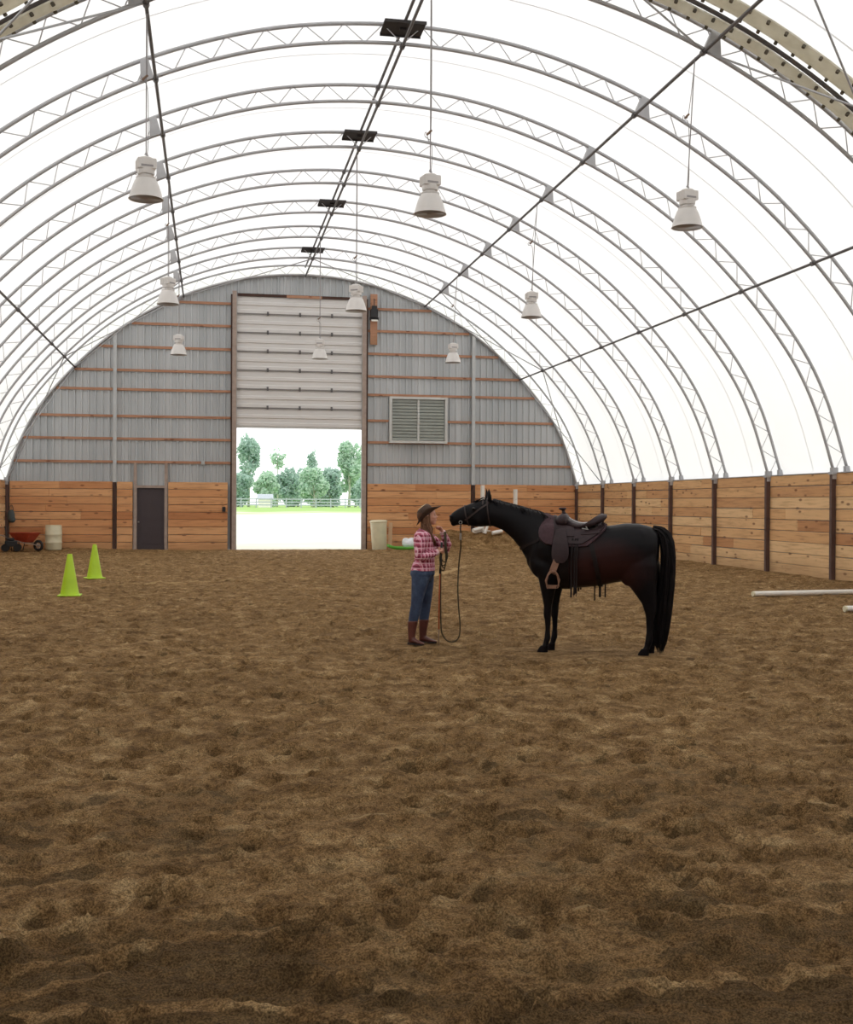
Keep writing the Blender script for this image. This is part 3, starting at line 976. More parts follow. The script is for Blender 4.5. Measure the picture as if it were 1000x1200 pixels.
YF = 148.0
fn = thing('rail_fence', 'grey wooden rail fence beyond the yard seen through the big doorway', 'fence', (0, YF, gh(YF)))
for i in range(14):
    x = 2 + i * 1.9; mb = MB(); mb.box(x - .07, x + .07, -.07, .07, -.1, 1.25); mb.build('fence_post', M['rail'], fn)
for z in (.35, .72, 1.1):
    mb = MB(); mb.box(1, 28, -.03, .03, z - .07, z + .07); mb.build('rail', M['rail'], fn)


def crown(cx, cz, rx, ry, rz, n, size, seed):
    r = np.random.default_rng(seed); mb = MB()
    nb = 16; bl = []
    for i in range(nb):
        a = r.uniform(0, 2 * PI); h = r.uniform(-1, 1); q = r.uniform(.25, .8)
        bl.append((math.cos(a) * q * rx * math.sqrt(1 - h * h * .8), math.sin(a) * q * ry, h * rz * .72, r.uniform(.28, .45)))
    for i in range(n):
        b = bl[int(r.integers(nb))]; d = r.normal(size=3); d /= np.linalg.norm(d)
        c = Vector((b[0] + d[0] * b[3] * rx * r.uniform(.6, 1), b[1] + d[1] * b[3] * ry * r.uniform(.6, 1), cz + b[2] + d[2] * b[3] * rz * r.uniform(.6, 1)))
        e = Vector(r.normal(size=3)).normalized(); f = e.orthogonal().normalized(); s = size * r.uniform(.6, 1.3)
        mb.add([c + e * s, c + f * s * .6, c - e * s, c - f * s * .6], [(0, 1, 2, 3)])
    return mb


def tree(name, label, cat, x, y, h, rx, z0c, mat, n, size, seed):
    t = thing(name, label, cat, (x, y, gh(min(y, 200)) - .1), 0, 'greenery beyond the yard fence')
    cz = (h + z0c) / 2; rz = (h - z0c) / 2
    crown(0, cz, rx, rx * .8, rz, n, size, seed).build('foliage', M[mat], t)
    mb = MB(); mb.tube([(0, 0, 0), (.1, 0, cz * .5), (-.05, .05, cz), (.1, 0, h * .9)], [.28 * rx / 3, .2 * rx / 3, .12 * rx / 3, .03], 8)
    r = np.random.default_rng(seed)
    for i in range(6):
        a = r.uniform(0, 2 * PI); z = r.uniform(z0c, cz + rz * .4)
        mb.tube([(0, 0, z), (math.cos(a) * rx * .4, math.sin(a) * rx * .4, z + rz * .2), (math.cos(a) * rx * .75, math.sin(a) * rx * .75, z + rz * .45)], [.08, .05, .02], 6)
    mb.build('trunk', M['bark'], t, smooth=True)
    return t


TREES = [  # name,label,cat,x,y,h,rx,z0
    ('broadleaf_tree', 'tall loose pale green tree at the left edge of the big doorway', 'tree', 5.6, 172, 10.6, 2.2, 3.0, 'leaf_b', 1900, .32, 1),
    ('leafy_bush', 'round pale green bush beneath the tall left tree', 'bush', 7.9, 164, 5.2, 1.9, .1, 'leaf_a', 1800, .3, 2),
    ('leafy_bush', 'blue green bush behind the left end of the rail fence', 'bush', 11.4, 172, 6.0, 2.2, .1, 'leaf_b', 1800, .3, 3),
    ('leafy_bush', 'pale green bush behind the middle of the rail fence', 'bush', 14.7, 166, 6.0, 2.2, .1, 'leaf_a', 1800, .3, 4),
    ('leafy_bush', 'low green bush behind the fence beside the slim tree', 'bush', 18.0, 171, 5.8, 2.0, .1, 'leaf_b', 1800, .3, 5),
    ('slim_tree', 'slim sparse tree rising between the bushes, right of the doorway middle', 'tree', 15.6, 180, 8.8, 1.0, 3.0, 'leaf_b', 500, .3, 6),
    ('broadleaf_tree', 'full green tree at the right edge of the big doorway', 'tree', 21.0, 176, 10.6, 2.5, 2.2, 'leaf_a', 2400, .34, 7),
    ('slim_tree', 'thin wispy tree standing left of the doorway middle', 'tree', 10.6, 185, 9.4, 1.4, 6.0, 'leaf_a', 260, .3, 8),
    ('leafy_bush', 'dark blue green bush at the far left of the doorway view', 'bush', 3.9, 167, 5.0, 2.1, .1, 'leaf_b', 1800, .3, 9),
    ('leafy_bush', 'green bush at the foot of the full right tree', 'bush', 22.2, 163, 4.6, 2.0, .1, 'leaf_b', 1600, .3, 10),
]
for T in TREES: tree(*T)
WHERE = ['leftmost', 'second from the left', 'middle', 'second from the right', 'rightmost']
for i, x in enumerate((4.8, 9.6, 14.4, 19.2, 24.0)):
    tree('hedge_bush', 'wide pale bush of the far row behind the yard trees, ' + WHERE[i], 'bush', x, 192 + (i % 2) * 3, 5.4 + .5 * (i % 3), 2.38, -.2, 'leaf_a' if i % 2 else 'leaf_b', 2600, .3, 40 + i)
# pale hut among the bushes
hut = thing('garden_hut', 'small pale hut between bushes seen through the doorway', 'hut', (7.3, 156, gh(156) - .4))
mb = MB(); mb.box(-.9, .9, -1, 1, 0, 1.6); mb.build('wall', M['white_paint'], hut)
mb = MB(); mb.add([(-1.05, -1.2, 1.55), (1.05, -1.2, 1.55), (1.05, 1.2, 1.55), (-1.05, 1.2, 1.55), (-1.05, 0, 2.2), (1.05, 0, 2.2)], [(0, 1, 5, 4), (2, 3, 4, 5), (0, 4, 3), (1, 2, 5), (3, 2, 1, 0)])
mb.build('roof', M['rail'], hut)


# ------------------------------------------------------------------ hanging lamps
def build_lamp(kind):
    L = thing('high_bay_lamp', '', 'lamp', (0, 0, 0), 0, 'hanging high bay lamps')
    mb = MB(); o = [(.14, .31), (.17, .27), (.205, .18), (.235, .08), (.25, .02), (.262, .0)]
    i = [(.25, .0), (.238, .02), (.22, .08), (.19, .18), (.155, .265), (.12, .295)]
    mb.lathe(o + i, 28, closed=True); mb.lathe([(.13, .29), (.15, .31), (.15, .33), (.10, .335)], 24)
    mb.build('reflector', M['lamp_white'], L, angle=50)
    mb = MB(); mb.lathe([(.247, .004), (.236, .03), (.215, .09), (.185, .18), (.15, .262), (.02, .28)], 24, closed=False)
    me = mb.mesh('reflector_lining', M['lamp_in'], True); link('reflector_lining', me, L)
    mb = MB(); mb.lathe([(.03, .28), (.035, .22), (.07, .16), (.075, .10), (.05, .05), (.01, .035)], 16); mb.build('bulb', M['bulb'], L, smooth=True)
    mb = MB(); mb.lathe([(.085, .33), (.085, .37), (.125, .375), (.13, .39), (.13, .46)], 20)
    mb.build('socket', M['lamp_white'], L, angle=40)
    mb = MB()
    mb.box(-.135, .135, -.12, .12, .445, .60)
    for k in range(5): mb.box(-.145, .145, -.11 + k * .05, -.095 + k * .05, .455, .59)
    mb.lathe([(.12, .60), (.1, .625), (.05, .64)], 16)
    h = mb.build('ballast_housing', M['lamp_white'], L)
    md = h.modifiers.new('b', 'BEVEL'); md.width = .008; md.segments = 2
    mb = MB(); mb.box(-.09, .09, -.125, -.115, .47, .50); mb.build('dark_slot', M['lamp_in'], h)
    mb = MB(); mb.tube(catmull([(0, 0, .63), (.03, 0, .66), (0, 0, .70), (-.02, 0, .67)], 5), .008, 6); mb.build('hook', M['galv'], L)
    zt = {'side': 9.13 - 6.3, 'right': 9.13 - 6.3, 'mid': 10.03 - 6.3}[kind]; ox = .13 if kind == 'right' else 0
    mb = MB(); mb.tube([(0, 0, .66), (ox, 0, zt)], .009, 6); mb.build('suspension_cable', M['cable'], L)
    mb = MB(); zc = {'side': 1.75, 'right': 1.75, 'mid': 1.2}[kind] + .1
    mb.tube(catmull([(.01, 0, .62), (.03, .0, .9), (.015, 0, zc - .16), (-.09, 0, zc - .08), (-.07, .02, zc), (.01, .0, zc + .03), (.012 + ox, 0, zt)], 8), .006, 5)
    mb.build('power_cord', M['cable'], L)
    mb = MB(); mb.tube([(-.06, 0, zc - .05), (.02, 0, zc + .03)], .018, 6); mb.build('plug', M['stick_tip'], L)
    return L


LS = {k: build_lamp(k) for k in ('side', 'mid', 'right')}
first = {'side': True, 'mid': True, 'right': True}
for row, x, kd in (('left', -.97, 'side'), ('middle', 3.42, 'mid'), ('right', 7.76, 'right')):
    for dist, y in (('nearest the camera', 18.0), ('halfway down the hall', 27.4), ('nearest the end wall', 36.7)):
        lab = 'white bell-shaped hanging lamp of the %s row, %s' % (row, dist)
        src = LS[kd]
        if first[kd]:
            first[kd] = False; o = src; o.location = (x, y, 6.3); o['label'] = lab; o.rotation_euler = (0, 0, .2)
        else:
            o = copy_tree(src, (x, y, 6.3), lab, rz=random.uniform(-.6, .9) if kd != 'right' else random.uniform(-.15, .15))
# pinned cable offset: cables reach the purlin over the lamp

# ------------------------------------------------------------------ cones
def build_cone(label, loc, h):
    t = thing('traffic_cone', label, 'cone', loc, 0, 'lime green cones')
    mb = MB(); b = .2
    mb.box(-b, b, -b, b, 0, .025)
    o = mb.build('base', M['cone'], t); md = o.modifiers.new('b', 'BEVEL'); md.width = .02; md.segments = 3
    mb = MB(); mb.lathe([(.175, .02), (.165, .05), (.135, .2 * h / .73), (.045, h - .02), (.04, h), (.028, h), (.028, h - .05)], 28)
    mb.build('cone_body', M['cone'], t, angle=50)
    return t


c1 = build_cone('lime green cone standing on the sand, nearer of the two cones', (-2.5, 21.78, gz(-2.5, 21.78)), .76)
c2 = copy_tree(c1, (-2.52, 26.59, gz(-2.52, 26.59)), 'lime green cone standing on the sand, farther of the two cones', rz=.35)

# ------------------------------------------------------------------ ground poles
def pole(label, p0, p1, r):
    p0, p1 = Vector(p0), Vector(p1); d = p1 - p0; L = d.length
    t = link('ground_pole', None); t.location = p0; t.rotation_euler = (0, 0, math.atan2(d.y, d.x)); tag(t, label, 'pole', 'white jumping poles on the sand')
    mb = MB(); mb.tube([(0, 0, 0), (L * .3, 0, 0), (L * .6, 0, 0), (L, 0, 0)], r, 8)
    o = mb.build('pole_shaft', M['white_paint'], t, angle=50)
    mb = MB(); mb.tube([(-.012, 0, 0), (0.02, 0, 0)], r * 1.03, 8); mb.build('end_cap', M['cream_plastic'], t)
    return t


pole('long white round pole lying on the sand near the right wall, farther pole', (9.98, 20.0, .05), (13.3, 20.35, .06), .05)
pole('white pole lying on the sand at the right edge, nearer pole', (10.02, 16.9, .05), (13.2, 17.25, .06), .05)

# ------------------------------------------------------------------ things along the end wall
def drum(name, label, cat, loc, r, h, tilt=0.0, mat='cream_plastic'):
    t = thing(name, label, cat, loc); t.rotation_euler = (0, tilt, .2)
    mb = MB(); P_ = [(r * .93, 0), (r, .03)]
    for z in (.3, .62):
        P_ += [(r, z * h - .03), (r * 1.035, z * h - .012), (r * 1.035, z * h + .012), (r, z * h + .03)]
    P_ += [(r, h - .05), (r * .95, h - .01), (r * 1.0, h), (r * .96, h + .005), (r * .93, h - .02)]
    mb.lathe(P_, 32); mb.build('barrel_body', M[mat], t, angle=40)
    mb = MB(); mb.lathe([(.04, 0), (.04, .02)], 12, (r * .5, 0)); o = mb.build('bung', M['black'], t); o.location = (0, 0, h - .02)
    mb = MB(); mb.lathe([(.04, 0), (.04, .02)], 12, (-r * .5, 0)); o = mb.build('bung', M['black'], t); o.location = (0, 0, h - .02)
    return t


drum('plastic_barrel', 'cream plastic barrel against the boards left of the small door', 'barrel', (-5.38, 42.1, 0.03), .28, .86)
bn = thing('feed_bin', 'tall pale cream bin beside the right post of the big doorway', 'bin', (6.13, 41.9, .02)); bn.rotation_euler = (0, -.04, .3)
mb = MB(); mb.lathe([(.26, 0), (.27, .02), (.30, .9), (.31, 1.0), (.30, 1.03), (.27, 1.04)], 32); mb.build('bin_body', M['cream_plastic'], bn, angle=40)
mb = MB(); mb.lathe([(.315, 1.0), (.33, 1.01), (.33, 1.04), (.28, 1.075), (.05, 1.09)], 32); mb.build('lid', M['cream_plastic'], bn, angle=40)
lp = thing('leaning_panel', 'narrow tan board leaning beside the cream bin', 'board', (6.52, 41.92, .03)); lp.rotation_euler = (-.12, 0, -.4)
mb = MB(); mb.box(-.07, .07, -.015, .015, 0, .98); mb.box(-.07, .07, .015, .04, .1, .16); mb.box(-.07, .07, .015, .04, .8, .86); mb.build('board', M['tan_plastic'], lp)

sl = thing('plastic_sled', 'flat green plastic sled on the sand right of the cream bin', 'sled', (6.95, 41.2, .04), .05)
mb = MB(); n = 12; prof = []
rings = []
for i in range(n + 1):
    f = i / n; x = -.62 + 1.24 * f; lift = .10 * (abs(f - .5) * 2) ** 4; w_ = .26 * (1 - (abs(f - .5) * 2) ** 6 * .5)
    rings.append([Vector((x, -w_ - .05, .1 + lift)), Vector((x, -w_, .0 + lift)), Vector((x, w_, .0 + lift)), Vector((x, w_ + .05, .1 + lift)),
                  Vector((x, w_ + .03, .11 + lift)), Vector((x, w_ - .02, .03 + lift)), Vector((x, -w_ + .02, .03 + lift)), Vector((x, -w_ - .03, .11 + lift))])
mb.rings(rings); mb.build('sled_shell', M['green_plastic'], sl, smooth=True)
mb = MB(); mb.tube(catmull([(.6, -.15, .12), (.75, -.1, .08), (.78, .08, .08), (.6, .15, .12)], 6), .012, 6); mb.build('pull_rope', M['white_bag'], sl)
sk = MB()
sk.ball((0, 0, .17), (.25, .2, .17)); sk.ball((.12, .02, .27), (.15, .14, .13)); sk.ball((-.1, .0, .25), (.15, .14, .14)); sk.ball((.38, -.02, .08), (.15, .13, .09))
me = fuse(sk, .02, 3); me.materials.append(M['white_bag'])
o = link('feed_sack', me); o.location = (7.1, 41.2, .085); tag(o, 'lumpy white sack lying on the green sled', 'sack')

# jump standards and poles behind the horse
def standard(label, x, y, h):
    z = gz(x, y); t = thing('jump_standard', label, 'jump stand', (x, y, z), .2, 'white jump standards')
    mb = MB(); mb.box(-.06, .06, -.06, .06, .0, h); o = mb.build('upright', M['white_paint'], t)
    for a in (0, PI / 2):
        mb = MB(); mb.box(-.32, .32, -.035, .035, -.08, .03, Matrix.Rotation(a, 4, 'Z')); mb.build('foot', M['white_paint'], t)
    mb = MB()
    for k in range(5): mb.tube([(0, -.065, .5 + k * .2), (0, -.05, .5 + k * .2)], .012, 6)
    mb.build('pin_hole', M['black'], t)
    return t


standard('white upright jump stand seen just behind the horse ears', 10.06, 42.1, 1.72)
standard('white upright jump stand seen above the horse neck', 11.33, 42.1, 1.68)
for i, (xa, ya, xb, yb, dz) in enumerate(((9.62, 41.75, 10.0, 42.0, .02), (10.35, 41.75, 10.75, 41.8, 0), (10.08, 41.8, 10.2, 41.85, .2))):
    z0 = max(gz(xa, ya), gz(xb, yb)) + .06
    t = thing('short_pole', ['white pole stub on the sand bank, left under the horse jaw', 'thick white pole stub on the sand bank under the horse throat', 'short white block standing between the two white stubs'][i], 'pole', (xa, ya, z0), 0, 'white pole pieces on the sand bank')
    mb = MB(); mb.tube([(0, 0, -.02), ((xb - xa) * .5, (yb - ya) * .5, .02 + dz / 2), (xb - xa, yb - ya, .05 + dz)], .075 if i != 2 else .055, 10); mb.build('stub', M['white_paint'], t, angle=50)
    mb = MB(); mb.tube([(xb - xa, yb - ya, .05 + dz), ((xb - xa) * 1.02, (yb - ya) * 1.02, .055 + dz)], .06, 10); mb.build('end_cap', M['cream_plastic'], t)

# wheelbarrow at the left corner
wbw = thing('wheelbarrow', 'orange-red wheelbarrow parked at the left end of the boarded wall', 'wheelbarrow', (-6.24, 41.4, .02), -.5)
mb = MB(); A = [(-.42, -.3, .62), (.42, -.3, .62), (.42, .3, .62), (-.42, .3, .62)]; B = [(-.25, -.2, .34), (.2, -.2, .30), (.2, .2, .30), (-.25, .2, .34)]
mb.add(A + B, [(0, 1, 5, 4), (1, 2, 6, 5), (2, 3, 7, 6), (3, 0, 4, 7), (4, 5, 6, 7)])
A2 = [(x * .96, y * .95, z) for x, y, z in A]; B2 = [(x * .96, y * .95, z + .02) for x, y, z in B]
mb.add(A2 + B2, [(4, 5, 1, 0), (5, 6, 2, 1), (6, 7, 3, 2), (7, 4, 0, 3), (7, 6, 5, 4)])
for a, b in ((0, 1), (1, 2), (2, 3), (3, 0)): mb.tube([A[a], A[b]], .014, 6)
mb.build('tray', M['red_metal'], wbw)
for s in (-1, 1):
    mb = MB(); mb.tube([(.62, s * .05, .2), (.1, s * .2, .28), (-.45, s * .24, .42), (-.8, s * .26, .55)], .018, 8); mb.build('handle', M['jamb'], wbw)
    mb = MB(); mb.tube([(-.15, s * .22, .34), (-.25, s * .22, .0), (-.35, s * .22, .0), (-.45, s * .23, .42)], .016, 8); mb.build('leg', M['black'], wbw)
mb = MB()
ringc = [(.55 + .15 * math.cos(2 * PI * k / 24), 0, .19 + .15 * math.sin(2 * PI * k / 24)) for k in range(24)]
mb.tube(ringc, .045, 10, close=True); wh = mb.build('wheel', M['rubber'], wbw, smooth=True)
mb = MB(); mb.tube([(.55, -.06, .19), (.55, .06, .19)], .03, 10)
for k in range(6):
    a = k * PI / 3; mb.tube([(.55, 0, .19), (.55 + .13 * math.cos(a), 0, .19 + .13 * math.sin(a))], .01, 6)
mb.build('hub', M['conduit'], wh)
# dark machine crouched beside it
cu = thing('walk_behind_blower', 'low dark machine with wheels in the left corner by the wheelbarrow', 'machine', (-6.62, 41.0, .02), .1)
mb = MB(); mb.box(-.2, .2, -.15, .15, .16, .36); mb.box(-.12, .1, -.1, .1, .36, .46); o = mb.build('engine', M['black'], cu); md = o.modifiers.new('b', 'BEVEL'); md.width = .03; md.segments = 2
for x, y in ((-.18, -.18), (.2, -.18), (-.18, .18), (.2, .18)):
    mb = MB(); mb.tube([(x, y - .03, .13), (x, y + .03, .13)], .13, 16); mb.build('wheel', M['rubber'], cu, angle=40)
mb = MB(); mb.tube([(-.1, -.12, .3), (-.2, -.12, .85), (-.2, .12, .85), (-.1, .12, .3)], .014, 6); mb.build('handlebar', M['black'], cu)
# bucket hanging on corner post
bk = thing('hanging_bag', 'grey-green bag hanging on the boards above the wheelbarrow', 'bag', (-6.86, D - .14, 1.02))
sk = MB(); sk.ball((0, -.05, .18), (.13, .09, .24)); sk.ball((.03, -.06, .06), (.12, .08, .12))
me = fuse(sk, .015, 2); me.materials.append(M['steel_dark']); link('bag_body', me, bk)
mb = MB(); mb.tube(catmull([(-.07, -.05, .38), (-.05, 0, .5), (0, .03, .56), (.05, 0, .5), (.07, -.05, .38)], 5), .01, 6); mb.build('carry_strap', M['black'], bk)


# ================================================================== HORSE
HA = math.radians(157.0); HLOC = (4.45, 12.62, 0.0)
TR = [((-.632, 1.30), (-.622, 1.08), .07), ((-.615, 1.40), (-.60, .98), .15), ((-.53, 1.455), (-.52, .90), .215), ((-.40, 1.486), (-.40, .85), .262),
      ((-.24, 1.490), (-.24, .83), .275), ((-.06, 1.462), (-.06, .795), .275), ((.10, 1.435), (.10, .762), .29), ((.27, 1.425), (.27, .742), .29),
      ((.42, 1.45), (.42, .74), .265), ((.55, 1.505), (.56, .758), .235), ((.66, 1.50), (.70, .80), .21), ((.76, 1.44), (.82, .90), .17), ((.84, 1.34), (.89, 1.02), .10)]
NK = [((.44, 1.47), (.68, .84), .20), ((.52, 1.525), (.80, .93), .19), ((.61, 1.556), (.895, 1.06), .165), ((.76, 1.618), (.968, 1.19), .125), ((.93, 1.660), (1.06, 1.30), .10),
      ((1.10, 1.705), (1.17, 1.395), .088), ((1.24, 1.742), (1.29, 1.443), .082), ((1.34, 1.758), (1.37, 1.44), .08)]
HD_ = [((1.27, 1.745), (1.30, 1.50), .06), ((1.335, 1.762), (1.35, 1.445), .088), ((1.42, 1.756), (1.43, 1.432), .10), ((1.51, 1.725), (1.50, 1.432), .095), ((1.59, 1.698), (1.57, 1.447), .075),
       ((1.67, 1.664), (1.64, 1.458), .058), ((1.735, 1.628), (1.70, 1.452), .055), ((1.782, 1.592), (1.745, 1.447), .052), ((1.808, 1.55), (1.775, 1.462), .040), ((1.815, 1.53), (1.80, 1.485), .02)]
hb = MB()
hb.sec(TR, 28, 2.15); hb.sec(NK, 22); hb.sec(HD_, 20, 2.2)
FR = [(.66, 1.12, .15, .07), (.655, 1.0, .165, .095), (.64, .86, .125, .09), (.652, .74, .092, .075), (.655, .62, .064, .056), (.655, .52, .047, .044), (.66, .455, .049, .046), (.66, .42, .047, .043),
      (.655, .365, .036, .034), (.655, .25, .032, .028), (.658, .17, .038, .034), (.662, .145, .041, .037), (.675, .10, .033, .032), (.69, .065, .043, .041)]
HN = [(-.36, 1.20, .22, .09), (-.375, 1.02, .225, .115), (-.395, .88, .19, .105), (-.425, .76, .148, .085), (-.465, .66, .112, .066), (-.49, .585, .086, .052), (-.50, .53, .078, .047), (-.505, .485, .066, .044),
      (-.50, .43, .051, .040), (-.495, .36, .042, .035), (-.492, .25, .037, .031), (-.488, .175, .043, .037), (-.483, .145, .044, .038), (-.47, .10, .036, .034), (-.452, .065, .047, .043)]
legs = []
for sec, dx, y, yb, dh in ((FR, -.028, .15, .125, 0), (FR, -.085, -.15, -.125, 0), (HN, -.03, .155, .14, 0), (HN, -.085, -.155, -.14, 0)):
    rings = []
    for (x, z, rx, ry) in sec:
        f = max(0, min(1, (z - .3) / .6)); yy_ = yb * f + (yb * .92) * (1 - f)
        rings.append((x + dx * (1 if z < .8 else max(0, 1 - (z - .8) / .4)), yy_, z, rx, ry))
    hb.ell(rings, 18)
    legs.append((rings[-1][0], rings[-1][1], sec is FR))
# muscles, jowl, elbow, stifle
hb.ball((.70, .10, 1.04), (.15, .09, .2)); hb.ball((.70, -.10, 1.04), (.15, .09, .2)); hb.ball((.78, 0, 1.06), (.10, .12, .16))
for s in (-1, 1):
    hb.ball((.60, s * .17, 1.20), (.16, .07, .22)); hb.ball((-.38, s * .13, 1.22), (.2, .11, .22)); hb.ball((-.30, s * .13, .93), (.12, .08, .16))
    hb.ball((1.44, s * .055, 1.53), (.085, .045, .08)); hb.ball((1.49, s * .075, 1.645), (.045, .03, .03))
    hb.ball((1.765, s * .038, 1.555), (.03, .02, .025))
    # ears
    ex = 1.322 if s > 0 else 1.372
    hb.tube([(ex, s * .05, 1.73), (ex - .002, s * .062, 1.79), (ex + .004, s * .066, 1.84), (ex + .012, s * .058, 1.893)], [.030, .029, .021, .008], 10, flat=.75)
hb.ball((1.76, 0, 1.462), (.035, .035, .025))
hm = fuse(hb, .011, 15); hm.materials.append(M['coat'])
horse = link('horse', hm); horse.location = HLOC; horse.rotation_euler = (0, 0, HA)
tag(horse, 'dark bay saddled horse standing on the sand stretching its nose toward the woman', 'horse')
BV = BVHTree.FromPolygons([v.co.copy() for v in hm.vertices], [tuple(p.vertices) for p in hm.polygons])
for (x, y, fr) in legs:
    mb = MB(); dx = .02
    mb.ell([(x, y, .075, .044, .042), (x + .012, y, .05, .052, .048), (x + .022, y, .02, .06, .055), (x + .026, y, .0, .063, .057), (x + .026, y, -.012, .062, .056)], 20)
    mb.build('hoof', M['hoof'], horse, smooth=False, angle=50)
for s in (-1, 1):
    mb = MB(); mb.ball((1.50, s * .098, 1.65), (.018, .01, .016)); mb.build('eye', M['eye'], horse, smooth=True)
    mb = MB(); mb.ball((1.79, s * .05, 1.555), (.012, .009, .016)); mb.build('nostril', M['eye'], horse, smooth=True)


def strands(n, path_fn, w0, segs=7, seed=3, taper=True, n_side=3):
    r = np.random.default_rng(seed); mb = MB()
    for i in range(n):
        pts = path_fn(r)
        k = len(pts); rs = [w0 * (1 - .75 * (j / (k - 1)) ** 2 if taper else 1) for j in range(k)]
        mb.tube(pts, rs, n_side)
    return mb


# tail
Tback = [(-.56, 1.462), (-.66, 1.45), (-.735, 1.39), (-.785, 1.28), (-.80, 1.10), (-.795, .85), (-.775, .6), (-.75, .38), (-.72, .16), (-.67, .02)]
Tfront = [(-.55, 1.40), (-.60, 1.37), (-.635, 1.30), (-.645, 1.18), (-.648, 1.02), (-.632, .82), (-.60, .60), (-.575, .36), (-.575, .14), (-.62, .02)]


def tailpath(r):
    f = r.random(); yo = r.normal() * .045 * math.sqrt(max(.05, 1 - (2 * f - 1) ** 2)); end = r.uniform(.72, 1) if r.random() < .8 else r.uniform(.4, .8)
    n_ = 13; pts = []; ph = r.uniform(0, 6)
    for j in range(n_):
        t = end * j / (n_ - 1) * 9; i0 = min(8, int(t)); q = t - i0
        bx = Tback[i0][0] * (1 - q) + Tback[i0 + 1][0] * q; bz = Tback[i0][1] * (1 - q) + Tback[i0 + 1][1] * q
        fx2 = Tfront[i0][0] * (1 - q) + Tfront[i0 + 1][0] * q; fz = Tfront[i0][1] * (1 - q) + Tfront[i0 + 1][1] * q
        g = f; pts.append((bx * (1 - g) + fx2 * g + .006 * math.sin(ph + j * .8), yo * (.4 + .6 * min(1, j / 4)) + .008 * math.sin(ph * 2 + j), bz * (1 - g) + fz * g))
    return pts


tb = strands(620, tailpath, .0085, seed=5)
core = [((a[0] * .88 + b[0] * .12, a[1] * .88 + b[1] * .12), (a[0] * .12 + b[0] * .88, a[1] * .12 + b[1] * .88), .045) for a, b in zip(Tback, Tfront)][:9]
tb.sec(core, 12)
tb.build('tail', M['tailhair'], horse, smooth=True)
# mane and forelock
CR = [(1.30, 1.755), (1.24, 1.742), (1.10, 1.705), (.93, 1.66), (.76, 1.618), (.61, 1.556), (.54, 1.53)]


def manepath(r):
    t = r.random() * 5.98; i = int(t); q = t - i
    x = CR[i][0] * (1 - q) + CR[i + 1][0] * q; z = CR[i][1] * (1 - q) + CR[i + 1][1] * q
    L = r.uniform(.10, .22); sd = -1 if r.random() < .86 else 1
    if sd > 0: L *= .35
    return [(x, 0, z - .015), (x - .01, sd * .025, z + .003 + r.random() * .007), (x - .02, sd * .07, z - L * .25), (x - .03 - r.random() * .03, sd * (.10 + .02 * r.random()), z - L * .7), (x - .04, sd * .115, z - L)]


strands(420, manepath, .007, seed=8).build('mane', M['mane'], horse, smooth=True)


def forepath(r):
    y = r.normal() * .02
    return [(1.36, y * .4, 1.76), (1.41, y, 1.775), (1.46, y * 1.5, 1.75), (1.50 + r.random() * .04, y * 2, 1.725)]


strands(50, forepath, .006, seed=9).build('forelock', M['mane'], horse, smooth=True)


# ---------- surface-hugging straps
def hug(pts, off=.004):
    P_, N_ = [], []
    for p in pts:
        loc, nrm, _, _ = BV.find_nearest(Vector(p))
        P_.append(loc + nrm * off); N_.append(nrm)
    return P_, N_


def loop_ray(c, ax1, ax2, n, off=.004):
    """ring round the body: rays from outside toward c in the plane of ax1, ax2"""
    P_, N_ = [], []
    c = Vector(c); ax1 = Vector(ax1).normalized(); ax2 = Vector(ax2).normalized()
    for i in range(n):
        a = 2 * PI * i / n; d = ax1 * math.cos(a) + ax2 * math.sin(a)
        loc, nrm, _, _ = BV.ray_cast(c + d * .9, -d)
        if loc is None: continue
        P_.append(loc + d * off); N_.append(d)
    return P_, N_


br = thing('bridle', 'thin brown leather headstall on the horse head', 'bridle', HLOC, HA)
mb = MB(); P_, N_ = loop_ray((1.335, 0, 1.60), (.12, 0, 1), (0, 1, 0), 40); mb.strap(P_, N_, .014, .005, True); mb.build('crown_strap', M['halter'], br)
mb = MB(); P_, N_ = loop_ray((1.60, 0, 1.57), (.22, 0, 1), (0, 1, 0), 36); mb.strap(P_, N_, .013, .005, True); mb.build('noseband', M['halter'], br)
for s in (-1, 1):
    mb = MB(); P_, N_ = hug([Vector((1.33, s * .09, 1.72)).lerp(Vector((1.62, s * .1, 1.50)), f / 12) for f in range(13)]); mb.strap(P_, N_, .018, .006); mb.build('cheek_strap', M['halter'], br)
    mb = MB(); mb.tube([(1.665 + .018 * math.cos(a), s * .060, 1.485 + .018 * math.sin(a)) for a in [2 * PI * k / 16 for k in range(16)]], .004, 6, close=True); mb.build('bit_ring', M['steelbit'], br)
mb = MB(); P_, N_ = hug([Vector((1.40, -.12 + .24 * f / 10, 1.71)) for f in range(11)]); mb.strap(P_, N_, .016, .006); mb.build('browband', M['halter'], br)
# dangling rein end / strap below the jaw
mb = MB(); mb.tube([(1.66, .06, 1.47), (1.665, .065, 1.42), (1.662, .06, 1.36), (1.664, .06, 1.30)], .010, 6); mb.build('hanging_strap', M['halter'], br)


# ---------- western saddle
def tsec(x):
    """trunk ellipse at x: top, bottom, halfwidth"""
    xs_ = [(a[0] + b[0]) / 2 for a, b, w in TR]
    return tuple(float(np.interp(x, xs_, [q for q in col])) for col in ([a[1] for a, b, w in TR], [b[1] for a, b, w in TR], [w for a, b, w in TR]))


def onbody(x, ang, off):
    """ang 0 = spine, +90 = left side; ray onto horse, pushed out"""
    zt, zb, hw = tsec(x); c = Vector((x, 0, (zt + zb) / 2)); d = Vector((0, math.sin(math.radians(ang)), math.cos(math.radians(ang))))
    loc, nrm, _, _ = BV.ray_cast(c + d * 1.0, -d)
    if loc is None: loc = c + d * hw
    return loc + d * off


